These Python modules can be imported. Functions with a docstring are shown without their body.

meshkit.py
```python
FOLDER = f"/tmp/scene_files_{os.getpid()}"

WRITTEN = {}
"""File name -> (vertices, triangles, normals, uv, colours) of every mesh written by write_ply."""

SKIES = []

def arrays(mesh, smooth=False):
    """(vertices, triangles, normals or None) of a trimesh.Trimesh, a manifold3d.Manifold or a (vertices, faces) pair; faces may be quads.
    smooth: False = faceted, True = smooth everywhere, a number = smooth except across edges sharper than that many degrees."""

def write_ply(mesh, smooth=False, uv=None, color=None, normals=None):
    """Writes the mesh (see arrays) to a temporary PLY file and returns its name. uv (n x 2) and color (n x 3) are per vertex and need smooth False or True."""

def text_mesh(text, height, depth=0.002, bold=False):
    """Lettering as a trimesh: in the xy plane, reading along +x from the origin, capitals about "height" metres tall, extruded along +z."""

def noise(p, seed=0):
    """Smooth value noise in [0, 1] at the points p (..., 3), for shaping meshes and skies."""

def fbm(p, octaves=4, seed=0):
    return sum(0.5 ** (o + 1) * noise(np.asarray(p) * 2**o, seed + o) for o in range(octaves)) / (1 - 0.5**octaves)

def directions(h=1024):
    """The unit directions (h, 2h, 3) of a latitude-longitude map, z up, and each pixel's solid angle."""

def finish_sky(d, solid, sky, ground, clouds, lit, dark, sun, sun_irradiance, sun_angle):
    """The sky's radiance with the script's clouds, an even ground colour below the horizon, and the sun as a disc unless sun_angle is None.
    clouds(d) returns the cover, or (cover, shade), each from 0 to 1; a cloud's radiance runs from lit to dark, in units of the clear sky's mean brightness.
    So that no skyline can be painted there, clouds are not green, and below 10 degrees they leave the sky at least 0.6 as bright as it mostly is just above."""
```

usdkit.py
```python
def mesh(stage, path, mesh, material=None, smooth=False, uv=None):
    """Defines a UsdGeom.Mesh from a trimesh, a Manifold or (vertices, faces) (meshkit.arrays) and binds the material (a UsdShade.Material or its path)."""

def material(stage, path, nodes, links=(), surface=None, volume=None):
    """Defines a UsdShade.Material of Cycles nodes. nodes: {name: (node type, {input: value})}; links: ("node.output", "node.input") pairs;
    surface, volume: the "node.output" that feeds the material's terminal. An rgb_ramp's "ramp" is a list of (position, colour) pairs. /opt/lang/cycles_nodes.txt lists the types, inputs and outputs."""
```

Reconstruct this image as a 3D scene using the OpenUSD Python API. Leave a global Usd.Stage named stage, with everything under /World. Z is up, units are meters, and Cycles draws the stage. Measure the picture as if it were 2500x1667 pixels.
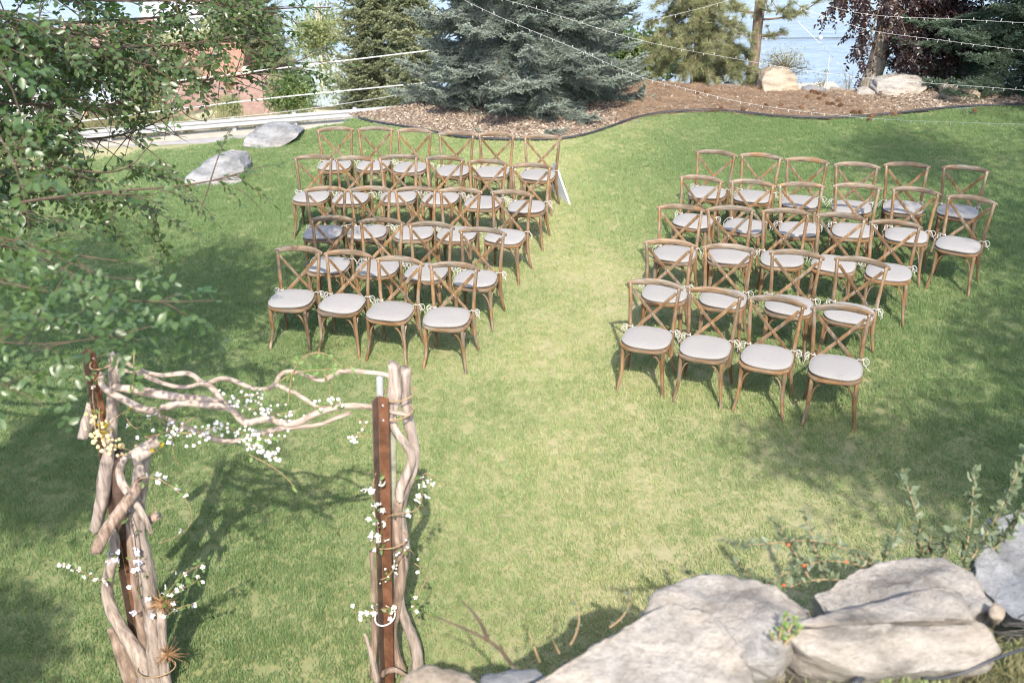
import math, random
import numpy as np
import trimesh
import manifold3d as m3
import usdkit, meshkit
from pxr import Usd, UsdGeom, UsdLux, UsdShade, Sdf, Gf, Vt
from scipy.spatial.transform import Rotation as Rot

# ------------------------------------------------------------------ stage, camera, sky, sun, exposure
stage = Usd.Stage.CreateInMemory()
UsdGeom.SetStageUpAxis(stage, 'Z'); UsdGeom.SetStageMetersPerUnit(stage, 1.0)
UsdGeom.Xform.Define(stage, '/World'); UsdGeom.Scope.Define(stage, '/World/Looks')
RNG = np.random.default_rng(7); random.seed(7)

FPX, PITCH, ROLL, CAMZ = 2516.65, 0.50195, -0.04151, 4.9129       # focal length in pixels of a 2500 wide picture
EXPOSURE, SUN_I, SKY_S = 1.55, 0.74, 0.15
SUN_EL, SUN_DIR = math.radians(45.5), np.array([0.09, -1.0])
_cp, _sp = math.cos(PITCH), math.sin(PITCH)
FW = np.array([0, _cp, -_sp]); _r = np.array([1., 0, 0]); _u = np.array([0, _sp, _cp])
RT = math.cos(ROLL) * _r + math.sin(ROLL) * _u
UP = -math.sin(ROLL) * _r + math.cos(ROLL) * _u
EYE = np.array([0, 0, CAMZ])
cam = UsdGeom.Camera.Define(stage, '/World/camera')
M = np.eye(4); M[0, :3], M[1, :3], M[2, :3], M[3, :3] = RT, UP, -FW, EYE
cam.AddTransformOp().Set(Gf.Matrix4d(M.tolist()))
cam.CreateHorizontalApertureAttr(36.0); cam.CreateVerticalApertureAttr(36.0 * 682 / 1024)
cam.CreateFocalLengthAttr(36.0 * FPX / 2500); cam.CreateClippingRangeAttr((0.05, 5000.0))
cam.CreateFStopAttr(2.4); cam.CreateFocusDistanceAttr(10.2); cam.CreateExposureAttr(EXPOSURE)

sd = SUN_DIR / np.linalg.norm(SUN_DIR)
TOSUN = np.array([sd[0] * math.cos(SUN_EL), sd[1] * math.cos(SUN_EL), math.sin(SUN_EL)])
dome = UsdLux.DomeLight.Define(stage, '/World/sky')
sky_mat = usdkit.material(stage, '/World/Looks/sky', {
    'sky': ('sky_texture', {'sky_type': 'single_scattering', 'sun_disc': False, 'sun_elevation': SUN_EL,
                            'sun_rotation': math.atan2(sd[0], sd[1]), 'air_density': 1.0, 'aerosol_density': 2.0}),
    'bg': ('background_shader', {'strength': SKY_S})}, [('sky.color', 'bg.color')], surface='bg.background')
UsdShade.MaterialBindingAPI.Apply(dome.GetPrim()).Bind(sky_mat)
dome.GetPrim().SetCustomDataByKey('kind', 'structure')
sun = UsdLux.DistantLight.Define(stage, '/World/sun')
sun.CreateIntensityAttr(SUN_I); sun.CreateAngleAttr(0.5); sun.CreateColorAttr(Gf.Vec3f(1.0, 0.93, 0.82))
sun.GetPrim().CreateAttribute('inputs:normalize', Sdf.ValueTypeNames.Bool).Set(True)
zb = TOSUN; xb = np.cross([0, 0, 1.], zb); xb /= np.linalg.norm(xb); yb = np.cross(zb, xb)
Ms = np.eye(4); Ms[0, :3], Ms[1, :3], Ms[2, :3] = xb, yb, zb
sun.AddTransformOp().Set(Gf.Matrix4d(Ms.tolist()))

# ------------------------------------------------------------------ helpers
K = 2500 / 2352.0
def ray(px, py):
    return FW + RT * ((px * K - 1250) / FPX) - UP * ((py * K - 833.5) / FPX)
def A(px, py, y):                                  # a point of the photograph at distance y in front of the camera
    d = ray(px, py); return EYE + d * (y / d[1])
def G(px, py, z=0.0):                              # a point of the photograph on the level z
    d = ray(px, py); return EYE + d * ((z - CAMZ) / d[2])
def P2(p):                                         # picture coordinates of points
    d = np.asarray(p, float) - EYE; z = d @ FW
    return np.stack([(1250 + FPX * (d @ RT) / z) / K, (833.5 - FPX * (d @ UP) / z) / K], -1), z

USED = {}
def numbered(parent, name):
    k = (parent, name); n = USED.get(k, 0); USED[k] = n + 1
    return f'{parent}/{name}' if n == 0 else f'{parent}/{name}_{n:03d}'
def tag(p, label=None, cat=None, group=None, kind=None):
    p = p.GetPrim() if hasattr(p, 'GetPrim') else p
    for k, v in (('label', label), ('category', cat), ('group', group), ('kind', kind)):
        if v: p.SetCustomDataByKey(k, v)
    return p
def thing(name, label, cat, loc=(0, 0, 0), rz=0.0, group=None, kind=None):
    x = UsdGeom.Xform.Define(stage, numbered('/World', name))
    x.AddTranslateOp().Set(Gf.Vec3d(*map(float, loc)))
    if rz: x.AddRotateZOp().Set(math.degrees(rz))
    tag(x, label, cat, group, kind); return str(x.GetPath())
def part(parent, name, mesh, mat, smooth=False, kind=None, label=None, off=None):
    if off is not None:
        v, f = meshkit.arrays(mesh)[:2] if not isinstance(mesh, tuple) else mesh
        mesh = (np.asarray(v) - np.asarray(off), f)
    pa = numbered(parent, name)
    usdkit.mesh(stage, pa, mesh, MAT[mat], smooth=smooth); tag(stage.GetPrimAtPath(pa), label=label, kind=kind)
    return pa
def joined(ms):
    vs, fs, n = [], [], 0
    for m in ms:
        v, f = (m.vertices, m.faces) if hasattr(m, 'vertices') else m
        v = np.asarray(v, float); f = np.asarray(f)
        if f.shape[1] == 4: f = np.vstack([f[:, [0, 1, 2]], f[:, [0, 2, 3]]])
        vs.append(v); fs.append(f + n); n += len(v)
    return np.vstack(vs), np.vstack(fs)
def smoothpath(pts, n):
    p = np.asarray(pts, float)
    if len(p) == 2: return p[0] + (p[1] - p[0]) * np.linspace(0, 1, n)[:, None]
    from scipy.interpolate import PchipInterpolator, CubicSpline
    d = np.r_[0, np.cumsum(np.linalg.norm(np.diff(p, axis=0), axis=1))]; d /= d[-1]
    return CubicSpline(d, p)(np.linspace(0, 1, n))
def tube(pts, radii, sides=8, n=None, flat=None, caps=True, wob=0.0, seed=0):
    """Tube along a path; flat=(w, h, up) gives an oval / strip section. wob: knobbly radius."""
    p = np.asarray(pts, float) if n is None else smoothpath(pts, n)
    r = np.interp(np.linspace(0, 1, len(p)), np.linspace(0, 1, np.size(radii)), np.atleast_1d(radii))
    t = np.gradient(p, axis=0); t /= np.linalg.norm(t, axis=1, keepdims=True) + 1e-12
    ref = np.array([0, 0, 1.]) if abs(t[:, 2]).mean() < .8 else np.array([0, 1., 0])
    if flat is not None and len(flat) > 2: ref = np.asarray(flat[2], float)
    a = np.cross(t, ref); a /= np.linalg.norm(a, axis=1, keepdims=True) + 1e-12
    b = np.cross(a, t); ang = (np.arange(sides) + .5) * 2 * np.pi / sides
    ca, sa = np.cos(ang), np.sin(ang)
    if flat is not None:
        e = flat[3] if len(flat) > 3 else 3.0
        k = (abs(ca) ** e + abs(sa) ** e) ** (-1 / e); ca, sa = ca * k * flat[0], sa * k * flat[1]
    R = r[:, None] * np.ones(sides)
    if wob:
        q = p[:, None] + (np.cos(ang)[None, :, None] * a[:, None] + np.sin(ang)[None, :, None] * b[:, None]) * r[:, None, None]
        R = R * (1 + wob * (meshkit.fbm(q * 9 + seed * 3.1, 3, seed) - .5) * 2)
        ll = np.r_[0, np.cumsum(np.linalg.norm(np.diff(p, axis=0), axis=1))]; tw = ang[None, :] + ll[:, None] * 1.2
        gq = np.stack([np.cos(tw) * 2.6 + seed * 7.7, np.sin(tw) * 2.6, np.broadcast_to(ll[:, None] * 2.2, tw.shape)], -1); R = R * (1 + .9 * wob * (meshkit.fbm(gq, 3, seed + 3) - .5) * 2)
    v = p[:, None] + R[..., None] * (ca[None, :, None] * a[:, None] + sa[None, :, None] * b[:, None])
    if wob and flat is None and r.mean() > .008:
        jg = np.random.default_rng(seed + 99); v[0] -= t[0] * (r[0] * jg.uniform(-.2, .9, sides))[:, None]; v[-1] += t[-1] * (r[-1] * jg.uniform(-.2, .9, sides))[:, None]
    m = len(p); i, j = np.meshgrid(np.arange(m - 1), np.arange(sides), indexing='ij')
    q = np.stack([i * sides + j, i * sides + (j + 1) % sides, (i + 1) * sides + (j + 1) % sides, (i + 1) * sides + j], -1).reshape(-1, 4)
    f = np.vstack([q[:, [0, 1, 2]], q[:, [0, 2, 3]]]); v = v.reshape(-1, 3)
    if caps:
        cf = 1.0 if flat is None else min(flat[:2])
        c0, c1 = len(v), len(v) + 1; v = np.vstack([v, p[0] - t[0] * r[0] * .25 * cf, p[-1] + t[-1] * r[-1] * .25 * cf]); k = np.arange(sides)
        f = np.vstack([f, np.stack([np.full(sides, c0), (k + 1) % sides, k], 1), np.stack([np.full(sides, c1), (m - 1) * sides + k, (m - 1) * sides + (k + 1) % sides], 1)])
    return v, f
def box(c, e, rz=0):
    m = trimesh.creation.box(e); 
    if rz: m.apply_transform(trimesh.transformations.rotation_matrix(rz, [0, 0, 1]))
    m.apply_translation(c); return m
def frame_quats(dirs, roll=None, up=(0, 0, 1)):
    """Rotations that take +x to each direction and +z as near to up as may be, then roll about the direction."""
    d = np.asarray(dirs, float); d = d / (np.linalg.norm(d, axis=1, keepdims=True) + 1e-12)
    y = np.cross(np.broadcast_to(up, d.shape), d); bad = np.linalg.norm(y, axis=1) < 1e-4; y[bad] = [0, 1, 0]
    y /= np.linalg.norm(y, axis=1, keepdims=True); z = np.cross(d, y)
    R = Rot.from_matrix(np.stack([d, y, z], -1))
    if roll is not None: roll = np.asarray(roll, float); R = R * Rot.from_rotvec(np.stack([roll, roll * 0, roll * 0], -1))
    return R
def instancer(parent, name, protos, pos, R, scale, idx, kind='stuff', label=None):
    """protos: list of (mesh, material, smooth)"""
    pa = numbered(parent, name); pi = UsdGeom.PointInstancer.Define(stage, pa)
    UsdGeom.Scope.Define(stage, pa + '/kinds')
    for k, (m, mt, sm) in enumerate(protos):
        q = f'{pa}/kinds/sprig_{k:03d}'; usdkit.mesh(stage, q, m, MAT[mt], smooth=sm)
        pi.CreatePrototypesRel().AddTarget(q)
    q = R.as_quat(); n = len(pos)
    pi.CreatePositionsAttr(Vt.Vec3fArray.FromNumpy(np.asarray(pos, np.float32)))
    pi.CreateOrientationsAttr(Vt.QuathArray([Gf.Quath(float(a[3]), float(a[0]), float(a[1]), float(a[2])) for a in q]))
    s = np.asarray(scale, np.float32); s = np.repeat(s[:, None], 3, 1) if s.ndim == 1 else s
    pi.CreateScalesAttr(Vt.Vec3fArray.FromNumpy(np.ascontiguousarray(s))); pi.CreateProtoIndicesAttr(Vt.IntArray.FromNumpy(np.asarray(idx, np.int32)))
    tag(pi, label=label, kind=kind); return pa

# ------------------------------------------------------------------ materials
MAT = {}
def mat(name, nodes, links, surface): MAT[name] = usdkit.material(stage, '/World/Looks/' + name, nodes, links, surface=surface)
def plain(name, ramp, scale=6, rough=.6, bump=0.0, stretch=(1, 1, 1), detail=5, vary=0.0, spec=.4, coords='object', bscale=None, dist=.004, metallic=0.0, tint2=None):
    """Noise-coloured principled material in object space; vary: brightness change per object."""
    n = {'tc': ('texture_coordinate', {}), 'geo': ('geometry', {}), 'mp': ('mapping', {'scale': stretch}), 'no': ('noise_texture', {'scale': scale, 'detail': detail, 'roughness': .6}),
         'ra': ('rgb_ramp', {'ramp': ramp}), 'p': ('principled_bsdf', {'roughness': rough, 'metallic': metallic, 'specular_ior_level': spec}),
         'oi': ('object_info', {}), 'mr': ('map_range', {'from_min': 0., 'from_max': 1., 'to_min': 1 - vary, 'to_max': 1 + vary}), 'hs': ('hsv', {})}
    l = [(('tc.object' if coords == 'object' else 'geo.position'), 'mp.vector'), ('mp.vector', 'no.vector'), ('no.fac', 'ra.fac'), ('ra.color', 'hs.color'), ('oi.random', 'mr.value'), ('mr.result', 'hs.value'), ('hs.color', 'p.base_color')]
    if bump:
        n['b'] = ('bump', {'strength': bump, 'distance': dist}); n['nb'] = ('noise_texture', {'scale': bscale or scale * 3, 'detail': 6, 'roughness': .65})
        l += [('mp.vector', 'nb.vector'), ('nb.fac', 'b.height'), ('b.normal', 'p.normal')]
    mat(name, n, l, 'p.BSDF')
def leafy(name, c1, c2, c3=None, trans=.35, rough=.45, spec=.5, scale=3.0, vary=.18):
    """Leaf: colour by clump (world noise) and per instance; partly translucent."""
    n = {'geo': ('geometry', {}), 'no': ('noise_texture', {'scale': scale, 'detail': 3}), 'ra': ('rgb_ramp', {'ramp': [(.3, c1), (.7, c2)]}),
         'oi': ('object_info', {}), 'mr': ('map_range', {'from_min': 0., 'from_max': 1., 'to_min': 1 - vary, 'to_max': 1 + vary}), 'hs': ('hsv', {}),
         'isl': ('hsv', {}), 'mr2': ('map_range', {'from_min': 0., 'from_max': 1., 'to_min': .75, 'to_max': 1.3}),
         'p': ('principled_bsdf', {'roughness': rough, 'specular_ior_level': spec}), 't': ('translucent_bsdf', {}), 'm': ('mix_closure', {'fac': trans}),
         'tc': ('mix_color', {'blend_type': 'multiply', 'fac': 1.0, 'b': (1.25, 1.3, .55)})}
    l = [('geo.position', 'no.vector'), ('no.fac', 'ra.fac'), ('ra.color', 'hs.color'), ('oi.random', 'mr.value'), ('mr.result', 'hs.value'),
         ('geo.random_per_island', 'mr2.value'), ('mr2.result', 'isl.value'), ('hs.color', 'isl.color'), ('isl.color', 'p.base_color'), ('isl.color', 'tc.a'), ('tc.result', 't.color'),
         ('p.BSDF', 'm.closure1'), ('t.BSDF', 'm.closure2')]
    mat(name, n, l, 'm.closure')

# the lawn: green to straw, patchy by place; blades and the soil sheet share the pattern
def lawn_nodes(dark):
    n = {'geo': ('geometry', {}), 'mp': ('mapping', {'scale': (1, 1, 0)}), 'n1': ('noise_texture', {'scale': .55, 'detail': 4, 'roughness': .62}), 'n2': ('noise_texture', {'scale': 15.0, 'detail': 4, 'roughness': .75}),
         'sx': ('separate_xyz', {}), 'ay': ('math', {'math_type': 'multiply_add', 'value2': -.085, 'value3': 1.45}), 'dx': ('math', {'math_type': 'subtract'}),
         'ab': ('math', {'math_type': 'absolute'}), 'dry': ('map_range', {'from_min': .2, 'from_max': 3.3, 'to_min': .36, 'to_max': .03, 'clamp': True}),
         's1': ('math', {'math_type': 'multiply_add', 'value2': .48}), 's2': ('math', {'math_type': 'multiply_add', 'value2': .62}),
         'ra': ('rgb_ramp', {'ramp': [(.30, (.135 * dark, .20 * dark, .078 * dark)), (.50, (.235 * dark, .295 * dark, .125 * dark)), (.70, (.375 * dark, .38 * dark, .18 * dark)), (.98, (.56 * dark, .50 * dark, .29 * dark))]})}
    l = [('geo.position', 'mp.vector'), ('mp.vector', 'n1.vector'), ('mp.vector', 'n2.vector'), ('geo.position', 'sx.vector'), ('sx.y', 'ay.value1'), ('sx.x', 'dx.value1'), ('ay.value', 'dx.value2'),
         ('dx.value', 'ab.value1'), ('ab.value', 'dry.value'), ('n1.fac', 's1.value1'), ('dry.result', 's1.value3'), ('n2.fac', 's2.value1'), ('s1.value', 's2.value3')]
    return n, l
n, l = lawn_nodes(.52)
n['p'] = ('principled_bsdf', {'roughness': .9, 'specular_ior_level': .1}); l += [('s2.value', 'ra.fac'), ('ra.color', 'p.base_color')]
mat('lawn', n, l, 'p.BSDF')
n, l = lawn_nodes(1.12)
n.update({'isl': ('math', {'math_type': 'multiply_add', 'value2': .70}), 'off': ('math', {'math_type': 'subtract', 'value2': .34}), 'p': ('principled_bsdf', {'roughness': .5, 'specular_ior_level': .35}),
          't': ('translucent_bsdf', {}), 'm': ('mix_closure', {'fac': .3})})
l += [('geo.random_per_island', 'isl.value1'), ('s2.value', 'isl.value3'), ('isl.value', 'off.value1'), ('off.value', 'ra.fac'), ('ra.color', 'p.base_color'), ('ra.color', 't.color'), ('p.BSDF', 'm.closure1'), ('t.BSDF', 'm.closure2')]
mat('grass_blade', n, l, 'm.closure')

def wood(name, stops, grey, amount, seed, grain=(26, 26, 4.5)):
    n = {'tc': ('texture_coordinate', {}), 'oi': ('object_info', {}), 'ofs': ('vector_math', {'math_type': 'multiply_add', 'vector2': (1, 1, 1)}), 'cx': ('combine_xyz', {}),
         'sc': ('math', {'math_type': 'multiply', 'value2': 17.0 + seed}), 'mp': ('mapping', {'scale': grain}), 'g': ('noise_texture', {'scale': 1.0, 'detail': 5, 'roughness': .65}),
         'big': ('noise_texture', {'scale': 5.0, 'detail': 4, 'roughness': .6}), 'br': ('rgb_ramp', {'ramp': [(.5 - amount, (0, 0, 0)), (.72 - amount * .6, (1, 1, 1))]}),
         'ra': ('rgb_ramp', {'ramp': stops}), 'gr': ('rgb_ramp', {'ramp': grey}), 'mx': ('mix_color', {}),
         'mr': ('map_range', {'from_min': 0., 'from_max': 1., 'to_min': .8, 'to_max': 1.2}), 'hs': ('hsv', {}),
         'b': ('bump', {'strength': .3, 'distance': .002}), 'p': ('principled_bsdf', {'roughness': .55, 'specular_ior_level': .35})}
    l = [('oi.random', 'sc.value1'), ('sc.value', 'cx.x'), ('sc.value', 'cx.z'), ('tc.object', 'ofs.vector1'), ('cx.vector', 'ofs.vector3'), ('ofs.vector', 'mp.vector'), ('mp.vector', 'g.vector'), ('ofs.vector', 'big.vector'),
         ('g.fac', 'ra.fac'), ('g.fac', 'gr.fac'), ('big.fac', 'br.fac'), ('br.color', 'mx.fac'), ('ra.color', 'mx.a'), ('gr.color', 'mx.b'), ('mx.result', 'hs.color'), ('oi.random', 'mr.value'), ('mr.result', 'hs.value'),
         ('hs.color', 'p.base_color'), ('g.fac', 'b.height'), ('b.normal', 'p.normal')]
    mat(name, n, l, 'p.BSDF')
brown = [(.3, (.075, .040, .018)), (.5, (.155, .088, .040)), (.72, (.245, .155, .080))]
greyw = [(.3, (.075, .06, .045)), (.55, (.17, .14, .108)), (.75, (.26, .22, .175))]
wood('chair_wood', brown, greyw, .06, 0)
wood('rail_wood', brown, greyw, .20, 3, (5, 30, 30)); wood('seat_wood', brown, greyw, .08, 5, (5, 26, 26))
plain('dark_joint', [(0, (.05, .03, .015)), (1, (.09, .05, .025))], 20)
plain('screw', [(0, (.5, .49, .47)), (1, (.6, .59, .57))], 9, rough=.35, metallic=.8)
plain('linen', [(.35, (.21, .20, .19)), (.65, (.27, .26, .25))], 160, rough=.95, bump=.25, bscale=420, dist=.002, spec=.15, vary=.04)
plain('cord', [(.3, (.38, .365, .34)), (.7, (.47, .455, .43))], 60, rough=.9)
plain('driftwood', [(.3, (.10, .075, .06)), (.48, (.28, .225, .19)), (.66, (.42, .35, .305))], 1.0, rough=.85, bump=.9, stretch=(38, 38, 5), bscale=1.8, dist=.01, vary=.12)
plain('driftwood_tan', [(.3, (.085, .055, .038)), (.5, (.23, .165, .125)), (.68, (.36, .275, .22))], 1.0, rough=.85, bump=.8, stretch=(36, 36, 5), bscale=1.8, dist=.01, vary=.1)
plain('driftwood_beam', [(.3, (.11, .08, .06)), (.48, (.29, .225, .18)), (.68, (.42, .345, .29))], 1.0, rough=.85, bump=.8, stretch=(6, 36, 36), bscale=1.8, dist=.008, vary=.1)
plain('lichen_wood', [(.3, (.13, .125, .09)), (.52, (.27, .27, .20)), (.7, (.36, .33, .25))], 14, rough=.9, bump=.5)
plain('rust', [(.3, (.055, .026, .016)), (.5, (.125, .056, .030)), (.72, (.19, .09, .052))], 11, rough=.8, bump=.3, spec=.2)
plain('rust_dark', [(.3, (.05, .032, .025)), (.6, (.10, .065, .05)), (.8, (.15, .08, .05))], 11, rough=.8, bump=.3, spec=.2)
plain('fibre', [(.3, (.13, .07, .03)), (.7, (.32, .19, .09))], 50, rough=.95)
plain('wire', [(0, (.6, .6, .58)), (1, (.72, .72, .7))], 9, rough=.4)
plain('white_plastic', [(0, (.42, .42, .41)), (1, (.48, .48, .47))], 9, rough=.4)
plain('white_paint', [(.3, (.50, .50, .50)), (.7, (.58, .58, .58))], 12, rough=.5)
plain('black_plastic', [(.3, (.018, .02, .024)), (.7, (.035, .038, .045))], 12, rough=.45)
plain('lens_metal', [(0, (.1, .1, .1)), (1, (.2, .2, .2))], 9, rough=.3, metallic=.7)
def stone(name, ramp, scale=3.4, tint=None, layer=(1, 1, 3.5)):
    n = {'geo': ('texture_coordinate', {}), 'mp': ('mapping', {'scale': layer, 'rotation': (.25, .2, .1)}), 'n1': ('noise_texture', {'scale': scale, 'detail': 8, 'roughness': .62, 'distortion': .4}), 'n2': ('noise_texture', {'scale': scale * 11, 'detail': 6, 'roughness': .7}),
         'n3': ('noise_texture', {'scale': 1.1, 'detail': 3}), 'ra': ('rgb_ramp', {'ramp': ramp}), 'r2': ('rgb_ramp', {'ramp': [(.3, (.62, .60, .57)), (.55, (1, 1, 1)), (.75, (1.12, 1.1, 1.06))]}), 'mu': ('mix_color', {'blend_type': 'multiply', 'fac': .75, 'use_clamp': False}),
         'r3': ('rgb_ramp', {'ramp': [(.35, (.86, .9, .98)), (.65, (1.08, 1.0, .9))]}), 'm3': ('mix_color', {'blend_type': 'multiply', 'fac': .8}),
         'ad': ('math', {'math_type': 'multiply_add', 'value2': .35}), 'b': ('bump', {'strength': 1.0, 'distance': .04}), 'p': ('principled_bsdf', {'roughness': .9, 'specular_ior_level': .2})}
    l = [('geo.object', 'mp.vector'), ('mp.vector', 'n1.vector'), ('mp.vector', 'n2.vector'), ('geo.object', 'n3.vector'), ('n1.fac', 'ra.fac'), ('n2.fac', 'r2.fac'), ('ra.color', 'mu.a'), ('r2.color', 'mu.b'), ('n3.fac', 'r3.fac'), ('mu.result', 'm3.a'), ('r3.color', 'm3.b'),
         ('m3.result', 'p.base_color'), ('n2.fac', 'ad.value1'), ('n1.fac', 'ad.value3'), ('ad.value', 'b.height'), ('b.normal', 'p.normal')]
    mat(name, n, l, 'p.BSDF')
stone('stone_tan', [(.28, (.11, .10, .088)), (.42, (.25, .23, .205)), (.56, (.345, .322, .29)), (.72, (.19, .176, .158))])
stone('stone_grey', [(.3, (.10, .105, .11)), (.5, (.22, .223, .225)), (.65, (.31, .31, .305)), (.78, (.15, .155, .155))], 2.6)
stone('stone_warm', [(.3, (.16, .13, .095)), (.5, (.31, .26, .20)), (.7, (.39, .335, .265))], 3.0)
plain('mulch', [(.25, (.08, .06, .045)), (.5, (.19, .145, .11)), (.75, (.30, .245, .19))], 34, rough=.95, bump=.8, coords='world', dist=.02, bscale=60)
n = {'isl': ('geometry', {}), 'ra': ('rgb_ramp', {'ramp': [(0, (.07, .052, .04)), (.35, (.16, .12, .09)), (.7, (.26, .205, .16)), (.95, (.36, .30, .24)), (1, (.42, .37, .31))]}), 'oi': ('object_info', {}), 'p': ('principled_bsdf', {'roughness': .9, 'specular_ior_level': .15})}
mat('chip', n, [('oi.random', 'ra.fac'), ('ra.color', 'p.base_color')], 'p.BSDF')
plain('needle_litter', [(.3, (.20, .13, .08)), (.7, (.33, .23, .15))], 20, rough=.9)
plain('cone_scale', [(.3, (.06, .03, .015)), (.7, (.16, .085, .04))], 60, rough=.8)
plain('hose', [(.3, (.012, .013, .018)), (.7, (.03, .032, .04))], 30, rough=.5)
plain('asphalt', [(.3, (.235, .22, .215)), (.7, (.29, .272, .265))], 3, rough=.95, coords='world', bump=.2)
plain('gravel', [(.3, (.26, .235, .19)), (.7, (.36, .33, .27))], 3, rough=.95, coords='world')
plain('galvanised', [(.3, (.30, .305, .31)), (.7, (.38, .385, .385))], 4, rough=.5, metallic=.2)
plain('dry_slope', [(.3, (.14, .15, .06)), (.5, (.25, .23, .11)), (.7, (.35, .31, .18))], .6, rough=.95, coords='world', detail=8)
plain('roof_brown', [(.3, (.15, .095, .075)), (.7, (.24, .155, .125))], 2.5, rough=.9, bump=.3, bscale=18, dist=.03)
plain('roof_red', [(.3, (.19, .10, .07)), (.7, (.28, .16, .115))], 2.5, rough=.9, bump=.3, bscale=18, dist=.03)
plain('roof_green', [(.3, (.17, .20, .205)), (.7, (.235, .27, .27))], 1.2, rough=.7, bump=.2, bscale=10, dist=.02)
plain('roof_metal', [(.3, (.34, .36, .39)), (.7, (.42, .44, .46))], 1, rough=.5)
plain('wall_cream', [(.3, (.44, .40, .30)), (.7, (.50, .46, .36))], 1.2, rough=.85)
plain('wall_red', [(.3, (.16, .075, .05)), (.7, (.22, .10, .065))], 1.2, rough=.85)
plain('window_glass', [(0, (.035, .045, .05)), (1, (.06, .07, .08))], 3, rough=.1, spec=.7)
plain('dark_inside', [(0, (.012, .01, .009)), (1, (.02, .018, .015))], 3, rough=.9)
plain('bark', [(.3, (.085, .062, .045)), (.5, (.17, .125, .095)), (.72, (.28, .215, .165))], 1, rough=.95, bump=1.0, stretch=(22, 22, 5), dist=.02, bscale=2)
plain('bark_grey', [(.3, (.12, .105, .085)), (.5, (.21, .185, .15)), (.72, (.30, .265, .22))], 1, rough=.95, bump=.7, stretch=(22, 22, 6), dist=.012, bscale=2)
plain('twig', [(.3, (.045, .032, .024)), (.7, (.11, .075, .05))], 20, rough=.8)
plain('twig_tan', [(.3, (.17, .115, .06)), (.7, (.30, .21, .12))], 20, rough=.8)
plain('birch_bark', [(.3, (.45, .40, .30)), (.7, (.62, .56, .44))], 5, rough=.8)
plain('blossom', [(.3, (.52, .50, .46)), (.7, (.64, .62, .57))], 20, rough=.8, spec=.2)
plain('blossom_cream', [(.3, (.55, .42, .18)), (.7, (.68, .55, .30))], 20, rough=.8, spec=.2)
plain('blossom_lilac', [(.3, (.62, .58, .66)), (.7, (.75, .72, .78))], 20, rough=.8, spec=.2)
plain('berry', [(0, (.45, .06, .02)), (1, (.6, .12, .04))], 5, rough=.3)
leafy('leaf_tree', (.045, .095, .028), (.12, .18, .066), trans=.32, rough=.36, spec=.6, scale=2.2)
leafy('leaf_shrub', (.11, .145, .08), (.18, .215, .13), trans=.3, rough=.5, scale=6)
leafy('leaf_vine', (.14, .24, .06), (.26, .36, .14), trans=.4, rough=.5, scale=9)
leafy('leaf_yellow', (.42, .30, .02), (.55, .42, .05), trans=.35, rough=.5, scale=9)
leafy('leaf_plum', (.016, .009, .010), (.045, .020, .020), trans=.18, rough=.36, spec=.6, scale=4)
leafy('leaf_green_bright', (.11, .18, .06), (.21, .28, .10), trans=.4, rough=.5, scale=1.4)
leafy('leaf_light', (.24, .28, .12), (.36, .38, .19), trans=.4, rough=.5, scale=.8)
leafy('needle_blue', (.19, .235, .20), (.33, .38, .325), trans=.06, rough=.6, spec=.3, scale=2.0)
leafy('needle_spruce_green', (.075, .125, .085), (.14, .19, .125), trans=.08, rough=.55, spec=.3, scale=2.0)
leafy('needle_pine', (.15, .175, .075), (.29, .295, .15), trans=.12, rough=.5, spec=.4, scale=2.0)
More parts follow.
